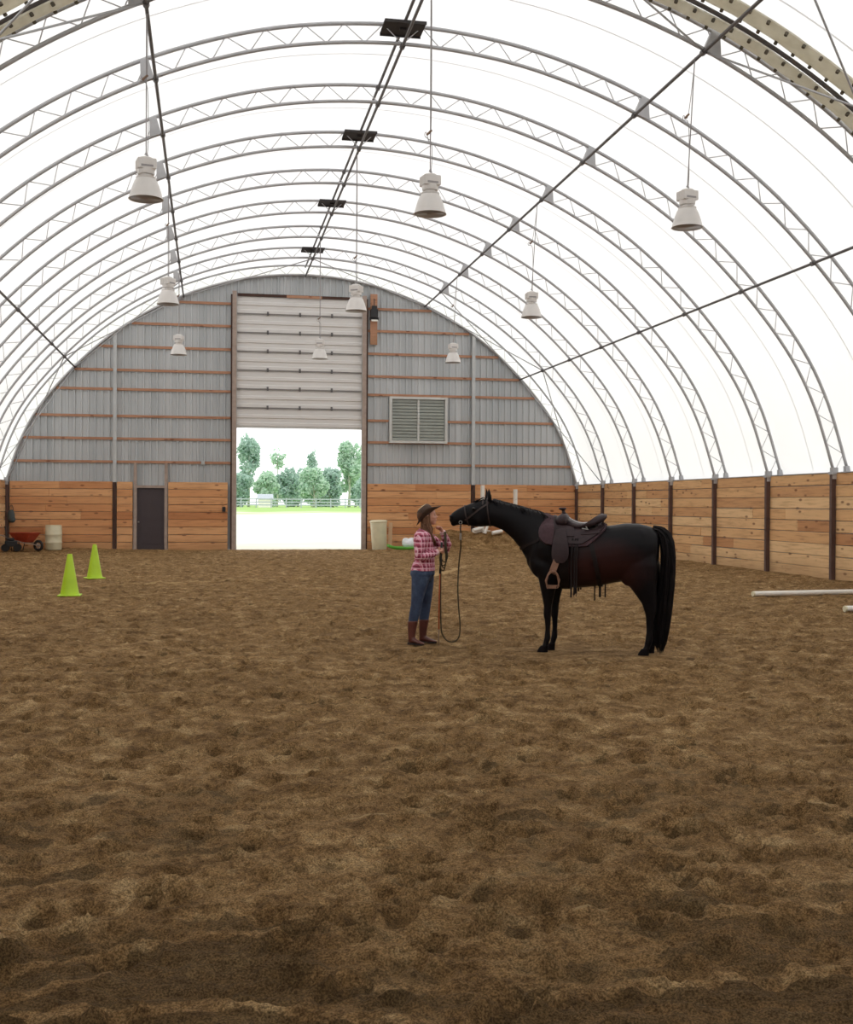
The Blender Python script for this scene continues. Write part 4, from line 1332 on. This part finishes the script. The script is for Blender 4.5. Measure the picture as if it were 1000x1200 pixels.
def drape(x0f, x1f, a0, a1, off, th, nx_=16, na=24):
    """shell over the back between angles, x limits may depend on angle"""
    mb = MB(); T = []; Bm = []
    for j in range(na + 1):
        a = a0 + (a1 - a0) * j / na; xa, xb = x0f(a), x1f(a); rt, rb = [], []
        for i in range(nx_ + 1):
            x = xa + (xb - xa) * i / nx_; e = min(i, nx_ - i) / nx_
            rt.append(onbody(x, a, off + th)); rb.append(onbody(x, a, off))
        T.append(rt); Bm.append(rb)
    b = len(mb.v)
    for r in T + Bm: mb.v.extend([tuple(p) for p in r])
    w_ = nx_ + 1; h_ = na + 1
    for j in range(na):
        for i in range(nx_):
            q = b + j * w_ + i; mb.f.append((q, q + 1, q + w_ + 1, q + w_)); mb.m.append(0)
            q += h_ * w_; mb.f.append((q + w_, q + w_ + 1, q + 1, q)); mb.m.append(0)
    for j in range(na):
        for i in (0, nx_):
            q = b + j * w_ + i; q2 = q + h_ * w_; mb.f.append((q, q + w_, q2 + w_, q2) if i == 0 else (q2, q2 + w_, q + w_, q)); mb.m.append(0)
    for i in range(nx_):
        for j in (0, na):
            q = b + j * w_ + i; q2 = q + h_ * w_; mb.f.append((q2, q2 + 1, q + 1, q) if j == 0 else (q, q + 1, q2 + 1, q2)); mb.m.append(0)
    return mb


sd = thing('saddle', 'dark brown leather western saddle with horn on the horse back', 'saddle', HLOC, HA)
drape(lambda a: -.03 + .20 * max(0, (abs(a) - 22) / 42) ** 1.6, lambda a: .67 - .10 * max(0, (abs(a) - 40) / 24) ** 2, -64, 64, .006, .024, 18, 30).build('saddle_pad', M['pad'], sd, angle=50)
drape(lambda a: -.015 + .24 * max(0, (abs(a) - 22) / 38) ** 1.8, lambda a: .57 - .05 * max(0, (abs(a) - 25) / 35), -60, 60, .032, .013, 18, 30).build('skirt', M['leather'], sd, angle=50)
for s in (-1, 1):
    # rear jockey / seat jockey
    drape(lambda a: .30 + .03 * math.sin(math.radians(abs(a)) * 3), lambda a: .50, 12 * s, 46 * s, .045, .010, 10, 10).build('seat_jockey', M['leather'], sd, angle=50)
    drape(lambda a: .03, lambda a: .24, 10 * s, 42 * s, .045, .008, 10, 10).build('rear_jockey', M['leather'], sd, angle=50)
    # pommel side bag, bulging forward of the swell
    drape(lambda a: .545 + .02 * (abs(abs(a) - 46) / 22) ** 2, lambda a: .725 - .09 * (abs(abs(a) - 46) / 24) ** 2.5, 22 * s, 70 * s, .034, .055, 10, 16).build('pommel_bag', M['pad'], sd, angle=60)
    # fender: widening panel hanging down
    F = []
    for (z, xa, xb, y) in ((1.42, .42, .53, .225), (1.34, .40, .545, .285), (1.24, .375, .56, .318), (1.14, .37, .565, .33), (1.08, .39, .555, .332), (1.04, .43, .535, .33)):
        F.append([Vector((xa, s * y, z)), Vector(((xa + xb) / 2, s * (y + .012), z)), Vector((xb, s * y, z)), Vector((xb, s * (y + .014), z)), Vector(((xa + xb) / 2, s * (y + .028), z)), Vector((xa, s * (y + .014), z))])
    mb = MB(); mb.rings(F); fen = mb.build('fender', M['leather'], sd, angle=50)
    mb = MB(); mb.strap([(.50, s * .335, 1.08), (.535, s * .34, .99), (.56, s * .342, .92)], [(0, s, 0)] * 3, .075, .014); mb.build('stirrup_leather', M['tanwood'], fen)
    # stirrup
    c = Vector((.55, s * .34, .84)); mb = MB()
    prof = [(-.065, -.06), (-.07, -.0), (-.05, .06), (-.02, .095), (.02, .095), (.05, .06), (.07, 0), (.065, -.06)]
    P_ = [(c.x + .03 * 0 + p * .86, c.y + p * .3, c.z + q) for p, q in prof]
    mb.strap(P_, [Vector((p, 0, q)).normalized() for p, q in prof], .10, .02, True)
    mb.box(c.x - .06, c.x + .06, c.y - .06, c.y + .06, c.z - .085, c.z - .05)
    st = mb.build('stirrup', M['tanwood'], sd)
    mb = MB(); mb.strap([(c.x - .055, c.y + s * .02, c.z - .08), (c.x - .06, c.y + s * .02, c.z - .06)], [(1, 0, 0)] * 2, .1, .01); mb.build('tread_cover', M['leather'], st)
    # strings
    for (x, ang, zend) in ((.335, 60, .65), (.275, 60, .70), (.30, 58, .68)):
        p0 = onbody(x, 50 * s, .05); pts = [p0]
        for a in (62, 75, 88, 100):
            pts.append(onbody(x + .002 * (a - 50) * .1, a * s, .03))
        pts.append(Vector((x + .01, pts[-1].y * .97, zend + .12))); pts.append(Vector((x + .012, pts[-1].y, zend)))
        mb = MB(); mb.tube(pts, .010, 5, flat=.4); mb.build('saddle_string', M['strap'], sd)
# cinches
for nm, x, w_ in (('front_cinch', .43, .10), ('rear_cinch', .13, .05)):
    P_, N_ = [], []
    for i in range(41):
        a = 55 + (305 - 55) * i / 40; p = onbody(x - (.1 * math.sin(PI * i / 40) if nm == 'rear_cinch' else 0), a, .008); P_.append(p); N_.append(Vector((0, math.sin(math.radians(a)), math.cos(math.radians(a)))))
    mb = MB(); mb.strap(P_, N_, w_, .01); ci = mb.build(nm, M['strap'], sd)
    if nm == 'rear_cinch':
        for dx, z1 in ((.03, .60), (-.03, .64), (-.09, .64)):
            mb = MB(); mb.strap([(x - .06 + dx, .0, .79), (x - .06 + dx, .02, .72), (x - .06 + dx, .02, z1)], [(0, 1, 0)] * 3, .028 if dx == -.03 else .016, .006); mb.build('hanging_strap', M['strap'], ci)
    else:
        for dx in (-.09, -.12, -.06):
            mb = MB(); mb.tube([(x + dx, .03, .77), (x + dx - .005, .03, .70), (x + dx, .03, .64)], .004, 5); mb.build('tassel', M['halter'], ci)
# swell, horn, seat, cantle
mb = MB(); secs = []
for x, w_, zt_ in ((.56, .10, 1.52), (.53, .16, 1.565), (.48, .185, 1.60), (.43, .17, 1.595), (.40, .12, 1.57)):
    secs.append(((x, zt_), (x, 1.43), w_))
mb.sec(secs, 20, 2.6); mb.build('swell', M['leather'], sd, smooth=True)
mb = MB(); mb.tube([(.455, 0, 1.57), (.462, 0, 1.61), (.47, 0, 1.645)], [.032, .02, .018], 12); mb.lathe([(.02, 1.635), (.042, 1.645), (.045, 1.658), (.03, 1.667)], 16, (.475, 0)); mb.build('horn', M['leather'], sd, smooth=True)
mb = MB(); nu, nv = 22, 16; G = []
for i in range(nu + 1):
    f = i / nu; x = .42 - .36 * f
    zc = 1.505 + .065 * (1 - f) ** 3 * 1.0 + .045 * f ** 3 - .02 * math.sin(PI * f)
    hw = .10 + .10 * math.sin(PI * min(1, f * .62)) ** 1.0
    row = []
    for j in range(nv + 1):
        v = -1 + 2 * j / nv; row.append(Vector((x, v * hw, zc - .085 * abs(v) ** 2.2)))
    G.append(row)
b = 0
for row in G: mb.v.extend([tuple(p) for p in row])
for row in G: mb.v.extend([(p.x, p.y * .97, p.z - .03) for p in row])
o_ = (nu + 1) * (nv + 1)
for i in range(nu):
    for j in range(nv):
        q = i * (nv + 1) + j; mb.f.append((q, q + 1, q + nv + 2, q + nv + 1)); mb.m.append(0)
        q += o_; mb.f.append((q + nv + 1, q + nv + 2, q + 1, q)); mb.m.append(0)
for i in range(nu):
    for j in (0, nv):
        q = i * (nv + 1) + j; mb.f.append((q, q + nv + 1, q + nv + 1 + o_, q + o_)); mb.m.append(0)
mb.build('seat', M['leather_seat'], sd, smooth=True)
mb = MB(); R_ = []
for j in range(21):
    v = -1 + 2 * j / 20; y = .205 * math.sin(v * 1.35) / math.sin(1.35); xb = .085 + .13 * v * v; zt_ = 1.612 - .09 * abs(v) ** 2.2; zb_ = 1.47 - .02 * abs(v)
    R_.append([Vector((xb + .035, y, zb_)), Vector((xb - .055, y * 1.04, zt_ - .01)), Vector((xb - .115, y * 1.08, zt_ - .022)), Vector((xb - .12, y * 1.08, zt_ - .055)), Vector((xb - .04, y * 1.03, zb_ - .01))])
mb.rings(R_); mb.build('cantle', M['leather'], sd, smooth=True)
# fill under seat
mb = MB(); mb.sec([((.42, 1.53), (.42, 1.42), .14), ((.3, 1.49), (.3, 1.41), .17), ((.18, 1.49), (.18, 1.41), .18), ((.08, 1.52), (.06, 1.42), .17), ((.03, 1.53), (.01, 1.43), .12)], 20, 2.6)
mb.build('tree_bars', M['leather'], sd, smooth=True)
mb = MB(); mb.tube([(.19, .22, 1.45), (.16, .235, 1.42), (.23, .235, 1.43)], .008, 6); mb.build('concho', M['steelbit'], sd)
# breast collar
P_, N_ = [], []
way = [(.64, .22, 1.33), (.74, .20, 1.29), (.84, .17, 1.25), (.92, .12, 1.21), (.97, .05, 1.18), (.98, 0, 1.17)]
path = catmull(way + [(x, -y, z) for x, y, z in reversed(way[:-1])], 5)
P_, N_ = hug(path, .003); mb = MB(); mb.strap(P_, N_, .032, .007); mb.build('breast_collar', M['strap'], sd)


# ================================================================== WOMAN
WA = math.atan2(-.185, .983); WLOC = (2.5, 13.75, 0.0)
TOR = [(.035, 0, .78, .10, .13), (.04, 0, .86, .132, .165), (.05, 0, .93, .120, .15), (.06, 0, 1.0, .105, .13), (.065, 0, 1.08, .105, .13), (.068, 0, 1.17, .118, .145), (.06, 0, 1.26, .118, .16), (.05, 0, 1.33, .10, .17), (.05, 0, 1.375, .07, .12), (.058, 0, 1.40, .052, .06)]
NECK = [(.056, 0, 1.36, .052, .055), (.07, 0, 1.43, .047, .05), (.09, 0, 1.50, .05, .052)]
LEGS = {-1: [(.03, -.075, .90, .095, .085), (.02, -.08, .80, .095, .085), (.0, -.085, .68, .078, .074), (-.02, -.088, .55, .062, .060), (-.03, -.09, .48, .056, .054), (-.05, -.09, .38, .054, .050), (-.07, -.09, .28, .046, .042), (-.085, -.09, .14, .036, .034), (-.085, -.09, .06, .036, .034)],
        1: [(.06, .075, .90, .09, .085), (.075, .08, .80, .092, .085), (.085, .085, .68, .075, .072), (.085, .09, .55, .06, .058), (.08, .095, .48, .055, .052), (.07, .10, .38, .053, .05), (.06, .10, .28, .046, .042), (.05, .10, .14, .036, .034), (.05, .10, .06, .036, .034)]}
ARM = {-1: [(.035, -.165, 1.325), (.02, -.205, 1.24), (.0, -.225, 1.13), (-.005, -.225, 1.065), (.07, -.20, 1.075), (.16, -.155, 1.10), (.215, -.125, 1.12)],
       1: [(.06, .165, 1.325), (.14, .20, 1.27), (.24, .20, 1.20), (.345, .17, 1.145), (.345, .14, 1.20), (.315, .09, 1.29), (.285, .06, 1.355)]}
ARR = [.056, .052, .046, .043, .040, .033, .027]
wb_ = MB()
TOR = [(x + .004, y, z, rx * 1.06, ry * 1.04) for x, y, z, rx, ry in TOR]
wb_.ell([(x, y, z, rx * .9, ry * .9) for x, y, z, rx, ry in TOR], 20); wb_.ell(NECK, 16)
for s in (-1, 1):
    wb_.ell([(x, y, z, rx * .92, ry * .92) for x, y, z, rx, ry in LEGS[s]], 16)
    wb_.tube(ARM[s], [r * .9 for r in ARR], 12)
HC = Vector((.115, 0, 1.565))
# head (profile towards +x, chin raised)
wb_.ball((.105, 0, 1.575), (.092, .075, .098), 18, 12); wb_.ball((.135, 0, 1.53), (.07, .062, .075), 16, 10)
wb_.tube([(.13, 0, 1.50), (.175, 0, 1.478), (.198, 0, 1.474)], [.045, .032, .022], 12)
wb_.tube([(.19, 0, 1.568), (.212, 0, 1.543), (.218, 0, 1.532)], [.010, .013, .011], 8)
wb_.ball((.196, 0, 1.503), (.018, .026, .013)); wb_.ball((.175, .0, 1.525), (.03, .05, .03))
for s in (-1, 1):
    wb_.ball((.10, s * .076, 1.55), (.018, .008, .028)); wb_.ball((.165, s * .038, 1.54), (.025, .02, .025))


# hands: right hand closed round the stick at (.262,-.105,1.14)
def hand(wrist, palm_dir, across, nrm, grip, s):
    """palm slab + four bent fingers + thumb, fingers curl along grip"""
    w_ = Vector(wrist); d = Vector(palm_dir).normalized(); a = Vector(across).normalized(); n_ = Vector(nrm).normalized()
    wb_.tube([w_ - d * .02, w_ + d * .035, w_ + d * .075], [.024, .03, .028], 10, flat=.62)
    for i in range(4):
        b0 = w_ + d * .072 + a * (.027 - .018 * i)
        L = (.030, .034, .032, .025)[i]
        p1 = b0 + d * L * .55 + n_ * L * .25; p2 = p1 + n_ * L * .85 - d * L * .05; p3 = p2 + n_ * L * .3 - d * L * .6
        wb_.tube([b0 - d * .02, b0, p1, p2, p3], [.009, .0095, .009, .008, .0065], 8)
    t0 = w_ + d * .02 + a * .024
    wb_.tube([t0, t0 + a * .022 + d * .02 + n_ * .01, t0 + a * .022 + d * .038 + n_ * .028, t0 + a * .010 + d * .045 + n_ * .042], [.012, .011, .0095, .008], 8)


hand((.215, -.125, 1.12), (.9, .15, .25), (-.2, .0, 1), (0, 1, 0), None, -1)
hand((.285, .06, 1.355), (-.45, -.25, .85), (-.4, .85, .1), (-.85, -.3, -.3), None, 1)
bm_ = fuse(wb_, .0055, 4); bm_.materials.append(M['skin'])
person = link('person', bm_); person.location = WLOC; person.rotation_euler = (0, 0, WA)
tag(person, 'woman in pink plaid shirt, blue jeans, brown boots and cowboy hat facing the horse', 'person')
for s in (-1, 1):
    mb = MB(); mb.ball((.186, s * .028, 1.562), (.009, .010, .006)); mb.build('eye', M['eye'], person, smooth=True)
    mb = MB(); mb.tube([(.186, s * .015, 1.580), (.190, s * .028, 1.583), (.178, s * .042, 1.578)], .003, 5); mb.build('eyebrow', M['hair'], person)
mb = MB(); mb.ball((.208, 0, 1.503), (.008, .02, .006)); mb.build('lips', M['lips'], person, smooth=True)
# shirt
mb = MB(); mb.ell([(x, y, z, rx * 1.07 + .004, ry * 1.07 + .004) for x, y, z, rx, ry in TOR[2:]] , 22)
mb.ell([(.045, 0, .89, .150, .176), (.05, 0, .95, .138, .164), (.06, 0, 1.02, .118, .142), (.066, 0, 1.12, .12, .145)], 22)
for s in (-1, 1): mb.tube(ARM[s], [r * 1.12 + .008 for r in ARR[:6]] + [.036], 12)
mb.tube([(.055, 0, 1.36), (.06, 0, 1.40)], [.075, .062], 16)
sm_ = fuse(mb, .008, 3); sm_.materials.append(M['plaid']); shirt = link('plaid_shirt', sm_, person)
mb = MB(); mb.ell([(.044, 0, .893, .143, .169), (.045, 0, .905, .145, .171)], 28); mb.build('hem', M['shirt_white'], shirt)
for s in (-1, 1):
    e = Vector(ARM[s][-1]); d = (e - Vector(ARM[s][-2])).normalized(); mb = MB(); mb.tube([e - d * .02, e + d * .012], [.038, .037], 14); mb.build('cuff', M['shirt_white'], shirt)
    mb = MB(); mb.strap([(.045, s * .06, 1.415), (.09, s * .055, 1.395), (.125, s * .03, 1.355)], [(0, s, .3)] * 3, .04, .008); mb.build('collar', M['plaid'], shirt)
# jeans
mb = MB(); mb.ell([(.035, 0, .77, .11, .13), (.04, 0, .85, .152, .18), (.048, 0, .925, .138, .16)], 22)
for s in (-1, 1): mb.ell([(x, y, z, rx * 1.10 + .007, ry * 1.07 + .004) for x, y, z, rx, ry in LEGS[s][:-1]], 16)
jm = fuse(mb, .009, 3); jm.materials.append(M['denim']); jn = link('jeans', jm, person)
mb = MB(); mb.ell([(.046, 0, .895, .136, .162), (.048, 0, .93, .132, .158)], 28); mb.build('belt', M['belt'], jn)
mb = MB(); mb.box(.14, .175, -.09, -.02, .83, .93); o = mb.build('belt_pouch', M['black'], jn)
md = o.modifiers.new('b', 'BEVEL'); md.width = .01; md.segments = 2
# boots
for s, (fx_, fy_) in ((-1, (-.085, -.09)), (1, (.05, .10))):
    a = math.radians(-38 if s < 0 else -25); mb = MB(); ca, sa = math.cos(a), math.sin(a)
    mb.ell([(fx_, fy_, .07, .042, .040), (fx_, fy_, .12, .046, .042), (fx_ + .004, fy_, .20, .054, .050), (fx_ + .012, fy_, .275, .062, .058), (fx_ + .014, fy_, .29, .061, .057)], 18)
    F = [(-.045, .018, .075), (-.02, .03, .095), (.03, .033, .095), (.08, .035, .07), (.13, .036, .052), (.165, .026, .042), (.19, .010, .032)]
    rings = []
    for (t_, hw, zt_) in F:
        c = Vector((fx_ + ca * t_, fy_ + sa * t_, 0)); sd_ = Vector((-sa, ca, 0))
        zb_ = .018; rings.append([c + sd_ * hw * math.cos(q) + Vector((0, 0, (zt_ + zb_) / 2 + (zt_ - zb_) / 2 * math.sin(q))) for q in [2 * PI * k / 14 for k in range(14)]])
    mb.rings(rings)
    bt = fuse(mb, .007, 3); bt.materials.append(M['boot']); bo_ = link('boot', bt, person)
    R4 = Matrix.Translation((fx_, fy_, 0)) @ Matrix.Rotation(a, 4, 'Z')
    mb = MB(); mb.box(-.045, .0, -.028, .028, -.01, .03, R4); mb.box(.0, .17, -.03, .03, .006, .022, R4); mb.build('sole', M['boot_sole'], bo_)
# hat: worn tipped back
Rh = Matrix.Translation((.100, 0, 1.572)) @ Matrix.Rotation(math.radians(-39), 4, 'Y')
mb = MB(); rings_t, rings_b = [], []
for rr in (.085, .115, .142, .168, .186):
    rt = []
    for j in range(36):
        a = 2 * PI * j / 36; x = rr * 1.02 * math.cos(a); y = rr * .92 * math.sin(a); k = max(0, (rr - .09) / .096)
        z = .065 * k ** 1.5 * abs(math.sin(a)) ** 3 - .018 * k * abs(math.cos(a)) ** 2
        rt.append((x, y, z))
    rings_t.append([Rh @ Vector(p) for p in rt]); rings_b.append([Rh @ Vector((p[0], p[1], p[2] - .006)) for p in rt])
mb.rings(rings_t + list(reversed(rings_b)), close=True)
hat = mb.build('cowboy_hat', M['hat'], person, smooth=True)
mb = MB(); rings = []
for z, q, dent in ((-.004, 1.0, 0), (.03, .99, 0), (.065, .96, 0), (.098, .88, .0), (.115, .72, .012), (.112, .45, .022), (.104, .15, .026)):
    rings.append([Rh @ Vector((.098 * q * math.cos(a), .080 * q * math.sin(a) * (1 - .12 * (z > .05) * math.cos(a)), z - dent * (1 - abs(math.sin(a))) * .6)) for a in [2 * PI * j / 32 for j in range(32)]])
mb.rings(rings); mb.build('crown', M['hat'], hat, smooth=True)
mb = MB(); mb.rings([[Rh @ Vector((.101 * q * math.cos(a), .083 * q * math.sin(a), z)) for a in [2 * PI * j / 32 for j in range(32)]] for z, q in ((.002, 1.0), (.026, .985))])
mb.build('hat_band', M['hat_pale'], hat, smooth=True)
mb = MB(); mb.rings([[Rh @ Vector((.0 + .065 * q * math.cos(a), .055 * q * math.sin(a), z)) for a in [2 * PI * j / 24 for j in range(24)]] for z, q in ((.112, 1.0), (.119, .8), (.121, .4))])
mb.build('pale_crown_top', M['hat_pale'], hat, smooth=True)


# hair
def hairpath(r):
    sd_ = -1 if r.random() < .72 else 1; a = r.uniform(-.3, 1)
    x0 = .06 + .07 * a; y0 = sd_ * (.07 + .006 * r.random())
    fr = r.uniform(0, 1)
    if r.random() < .3:   # behind the back
        return [(.05, y0 * .6, 1.57), (.03 + .03 * fr, y0 * .8, 1.50), (.02 + .04 * fr, y0 * .9, 1.44), (.02 + .05 * fr, y0 * 1.1, 1.39), (.03 + .05 * fr, y0 * 1.5, 1.36)]
    q = r.normal() * .006; return [(x0 - .01, y0 * .85, 1.60), (x0 - .005, y0 * 1.1, 1.54), (x0 + .0, y0 * 1.15, 1.47), (x0 + .01 + .03 * fr, y0 * 1.3 + q, 1.40), (.09 + .07 * fr, y0 * 1.7 + q, 1.33), (.12 + .075 * fr, y0 * 1.6 + q, 1.26), (.15 + .055 * fr, y0 * 1.35 + q, 1.19 + .05 * r.random())]


hs = strands(620, hairpath, .0075, seed=21, n_side=3)
hs.ball((.045, 0, 1.56), (.075, .08, .09), 16, 10)
hs.build('long_hair', M['hairs'], person, smooth=True)

# stick, lead rope and coiled strap held by the woman (world coordinates from her frame)
WM = Matrix.Translation(WLOC) @ Matrix.Rotation(WA, 4, 'Z')
HM = Matrix.Translation(HLOC) @ Matrix.Rotation(HA, 4, 'Z')
stk = thing('training_stick', 'thin orange stick standing on the sand, held in the woman right hand', 'stick', WM @ Vector((.245, -.10, 0)), WA)
mb = MB(); mb.tube([(-.003, 0, .19), (.0, 0, .6), (.015, 0, 1.0), (.025, 0, 1.22)], .009, 8); mb.build('shaft', M['stick'], stk, smooth=True)
mb = MB(); mb.tube([(-.006, 0, -.02), (-.003, 0, .19)], .007, 8); mb.build('tip', M['stick_tip'], stk, smooth=True)
mb = MB(); mb.tube([(.008, 0, .86), (.015, 0, 1.0), (.026, 0, 1.24)], .0125, 8); mb.build('grip', M['black'], stk, smooth=True)

HR = HM @ Vector((1.664, .06, 1.31))    # strap end under the jaw
hr = WM.inverted() @ HR
lr = thing('lead_rope', 'dark lead rope looping low from the horse jaw up to the woman hand', 'rope', WLOC, WA)
pts = [hr, (hr.x * .35 + .500 * .65, hr.y * .6, 1.20), (.482, -.05, .985), (.468, -.09, .70), (.478, -.1, .46), (.497, -.1, .25), (.487, -.1, .11), (.435, -.1, .045), (.36, -.1, .045), (.30, -.1, .10), (.27, -.1, .20), (.262, -.105, .5), (.262, -.10, .9), (.268, -.09, 1.13), (.285, -.04, 1.18)]
mb = MB(); mb.tube(catmull(pts, 8), .0085, 7); mb.build('rope_line', M['rope'], lr, smooth=True)
mb = MB(); mb.tube([hr + Vector((0, 0, .05)), hr + Vector((0, 0, -.03))], .014, 8); mb.build('snap_hook', M['steelbit'], lr)
co = thing('coiled_rein', 'dark coiled strap hanging in loops from the woman hands', 'strap', WLOC, WA)
for k, (w_, zb_, y) in enumerate(((.035, .90, -.12), (.045, .96, -.11), (.028, .93, -.10), (.04, 1.0, -.09))):
    c = .285 + .006 * k; mb = MB()
    mb.tube(catmull([(c - w_ * .5, y, 1.15), (c - w_, y, 1.05), (c - w_ * .7, y, zb_ + .03), (c, y, zb_), (c + w_ * .7, y, zb_ + .03), (c + w_, y, 1.08), (c + w_ * .6, y + .02, 1.2), (c + .02, .02, 1.36)], 6), .0075, 6)
    mb.build('loop', M['rope'], co, smooth=True)

# ------------------------------------------------------------------ world, camera
w = bpy.data.worlds.new('World'); SC.world = w; w.use_nodes = True
nt = w.node_tree; nt.nodes.clear()
out = nt.nodes.new('ShaderNodeOutputWorld'); bg = nt.nodes.new('ShaderNodeBackground')
tc = nt.nodes.new('ShaderNodeTexCoord'); sp = nt.nodes.new('ShaderNodeSeparateXYZ'); rp = nt.nodes.new('ShaderNodeValToRGB')
nt.links.new(tc.outputs['Generated'], sp.inputs[0]); nt.links.new(sp.outputs[2], rp.inputs[0])
rp.color_ramp.elements[0].position = 0; rp.color_ramp.elements[0].color = (.86, .87, .88, 1)
rp.color_ramp.elements[1].position = .6; rp.color_ramp.elements[1].color = (1, 1, 1, 1)
nt.links.new(rp.outputs[0], bg.inputs[0]); nt.links.new(bg.outputs[0], out.inputs[0]); bg.inputs[1].default_value = 2.0

cam = bpy.data.cameras.new('camera'); co_ = bpy.data.objects.new('camera', cam); COL.objects.link(co_)
cam.sensor_fit = 'HORIZONTAL'; cam.sensor_width = 36; cam.lens = 36 * 1350 / 1000
cam.clip_start = .05; cam.clip_end = 1500
yaw, pitch, roll = .186, -.007, -.005
F = Vector((math.sin(yaw) * math.cos(pitch), math.cos(yaw) * math.cos(pitch), math.sin(pitch)))
R = Vector((math.cos(yaw), -math.sin(yaw), 0)); U = R.cross(F)
cr, sr = math.cos(roll), math.sin(roll)
R2 = R * cr - U * sr; U2 = R * sr + U * cr
mt = Matrix((R2, U2, -F)).transposed().to_4x4(); mt.translation = (0, 0, 1.7)
co_.matrix_world = mt
SC.camera = co_
SC.view_settings.view_transform = 'Standard'; SC.view_settings.look = 'None'; SC.view_settings.gamma = 1
SC.view_settings.exposure = 0; SC.view_settings.use_curve_mapping = False
SC.cycles.max_bounces = 10; SC.cycles.diffuse_bounces = 6; SC.cycles.glossy_bounces = 3
SC.cycles.use_denoising = True
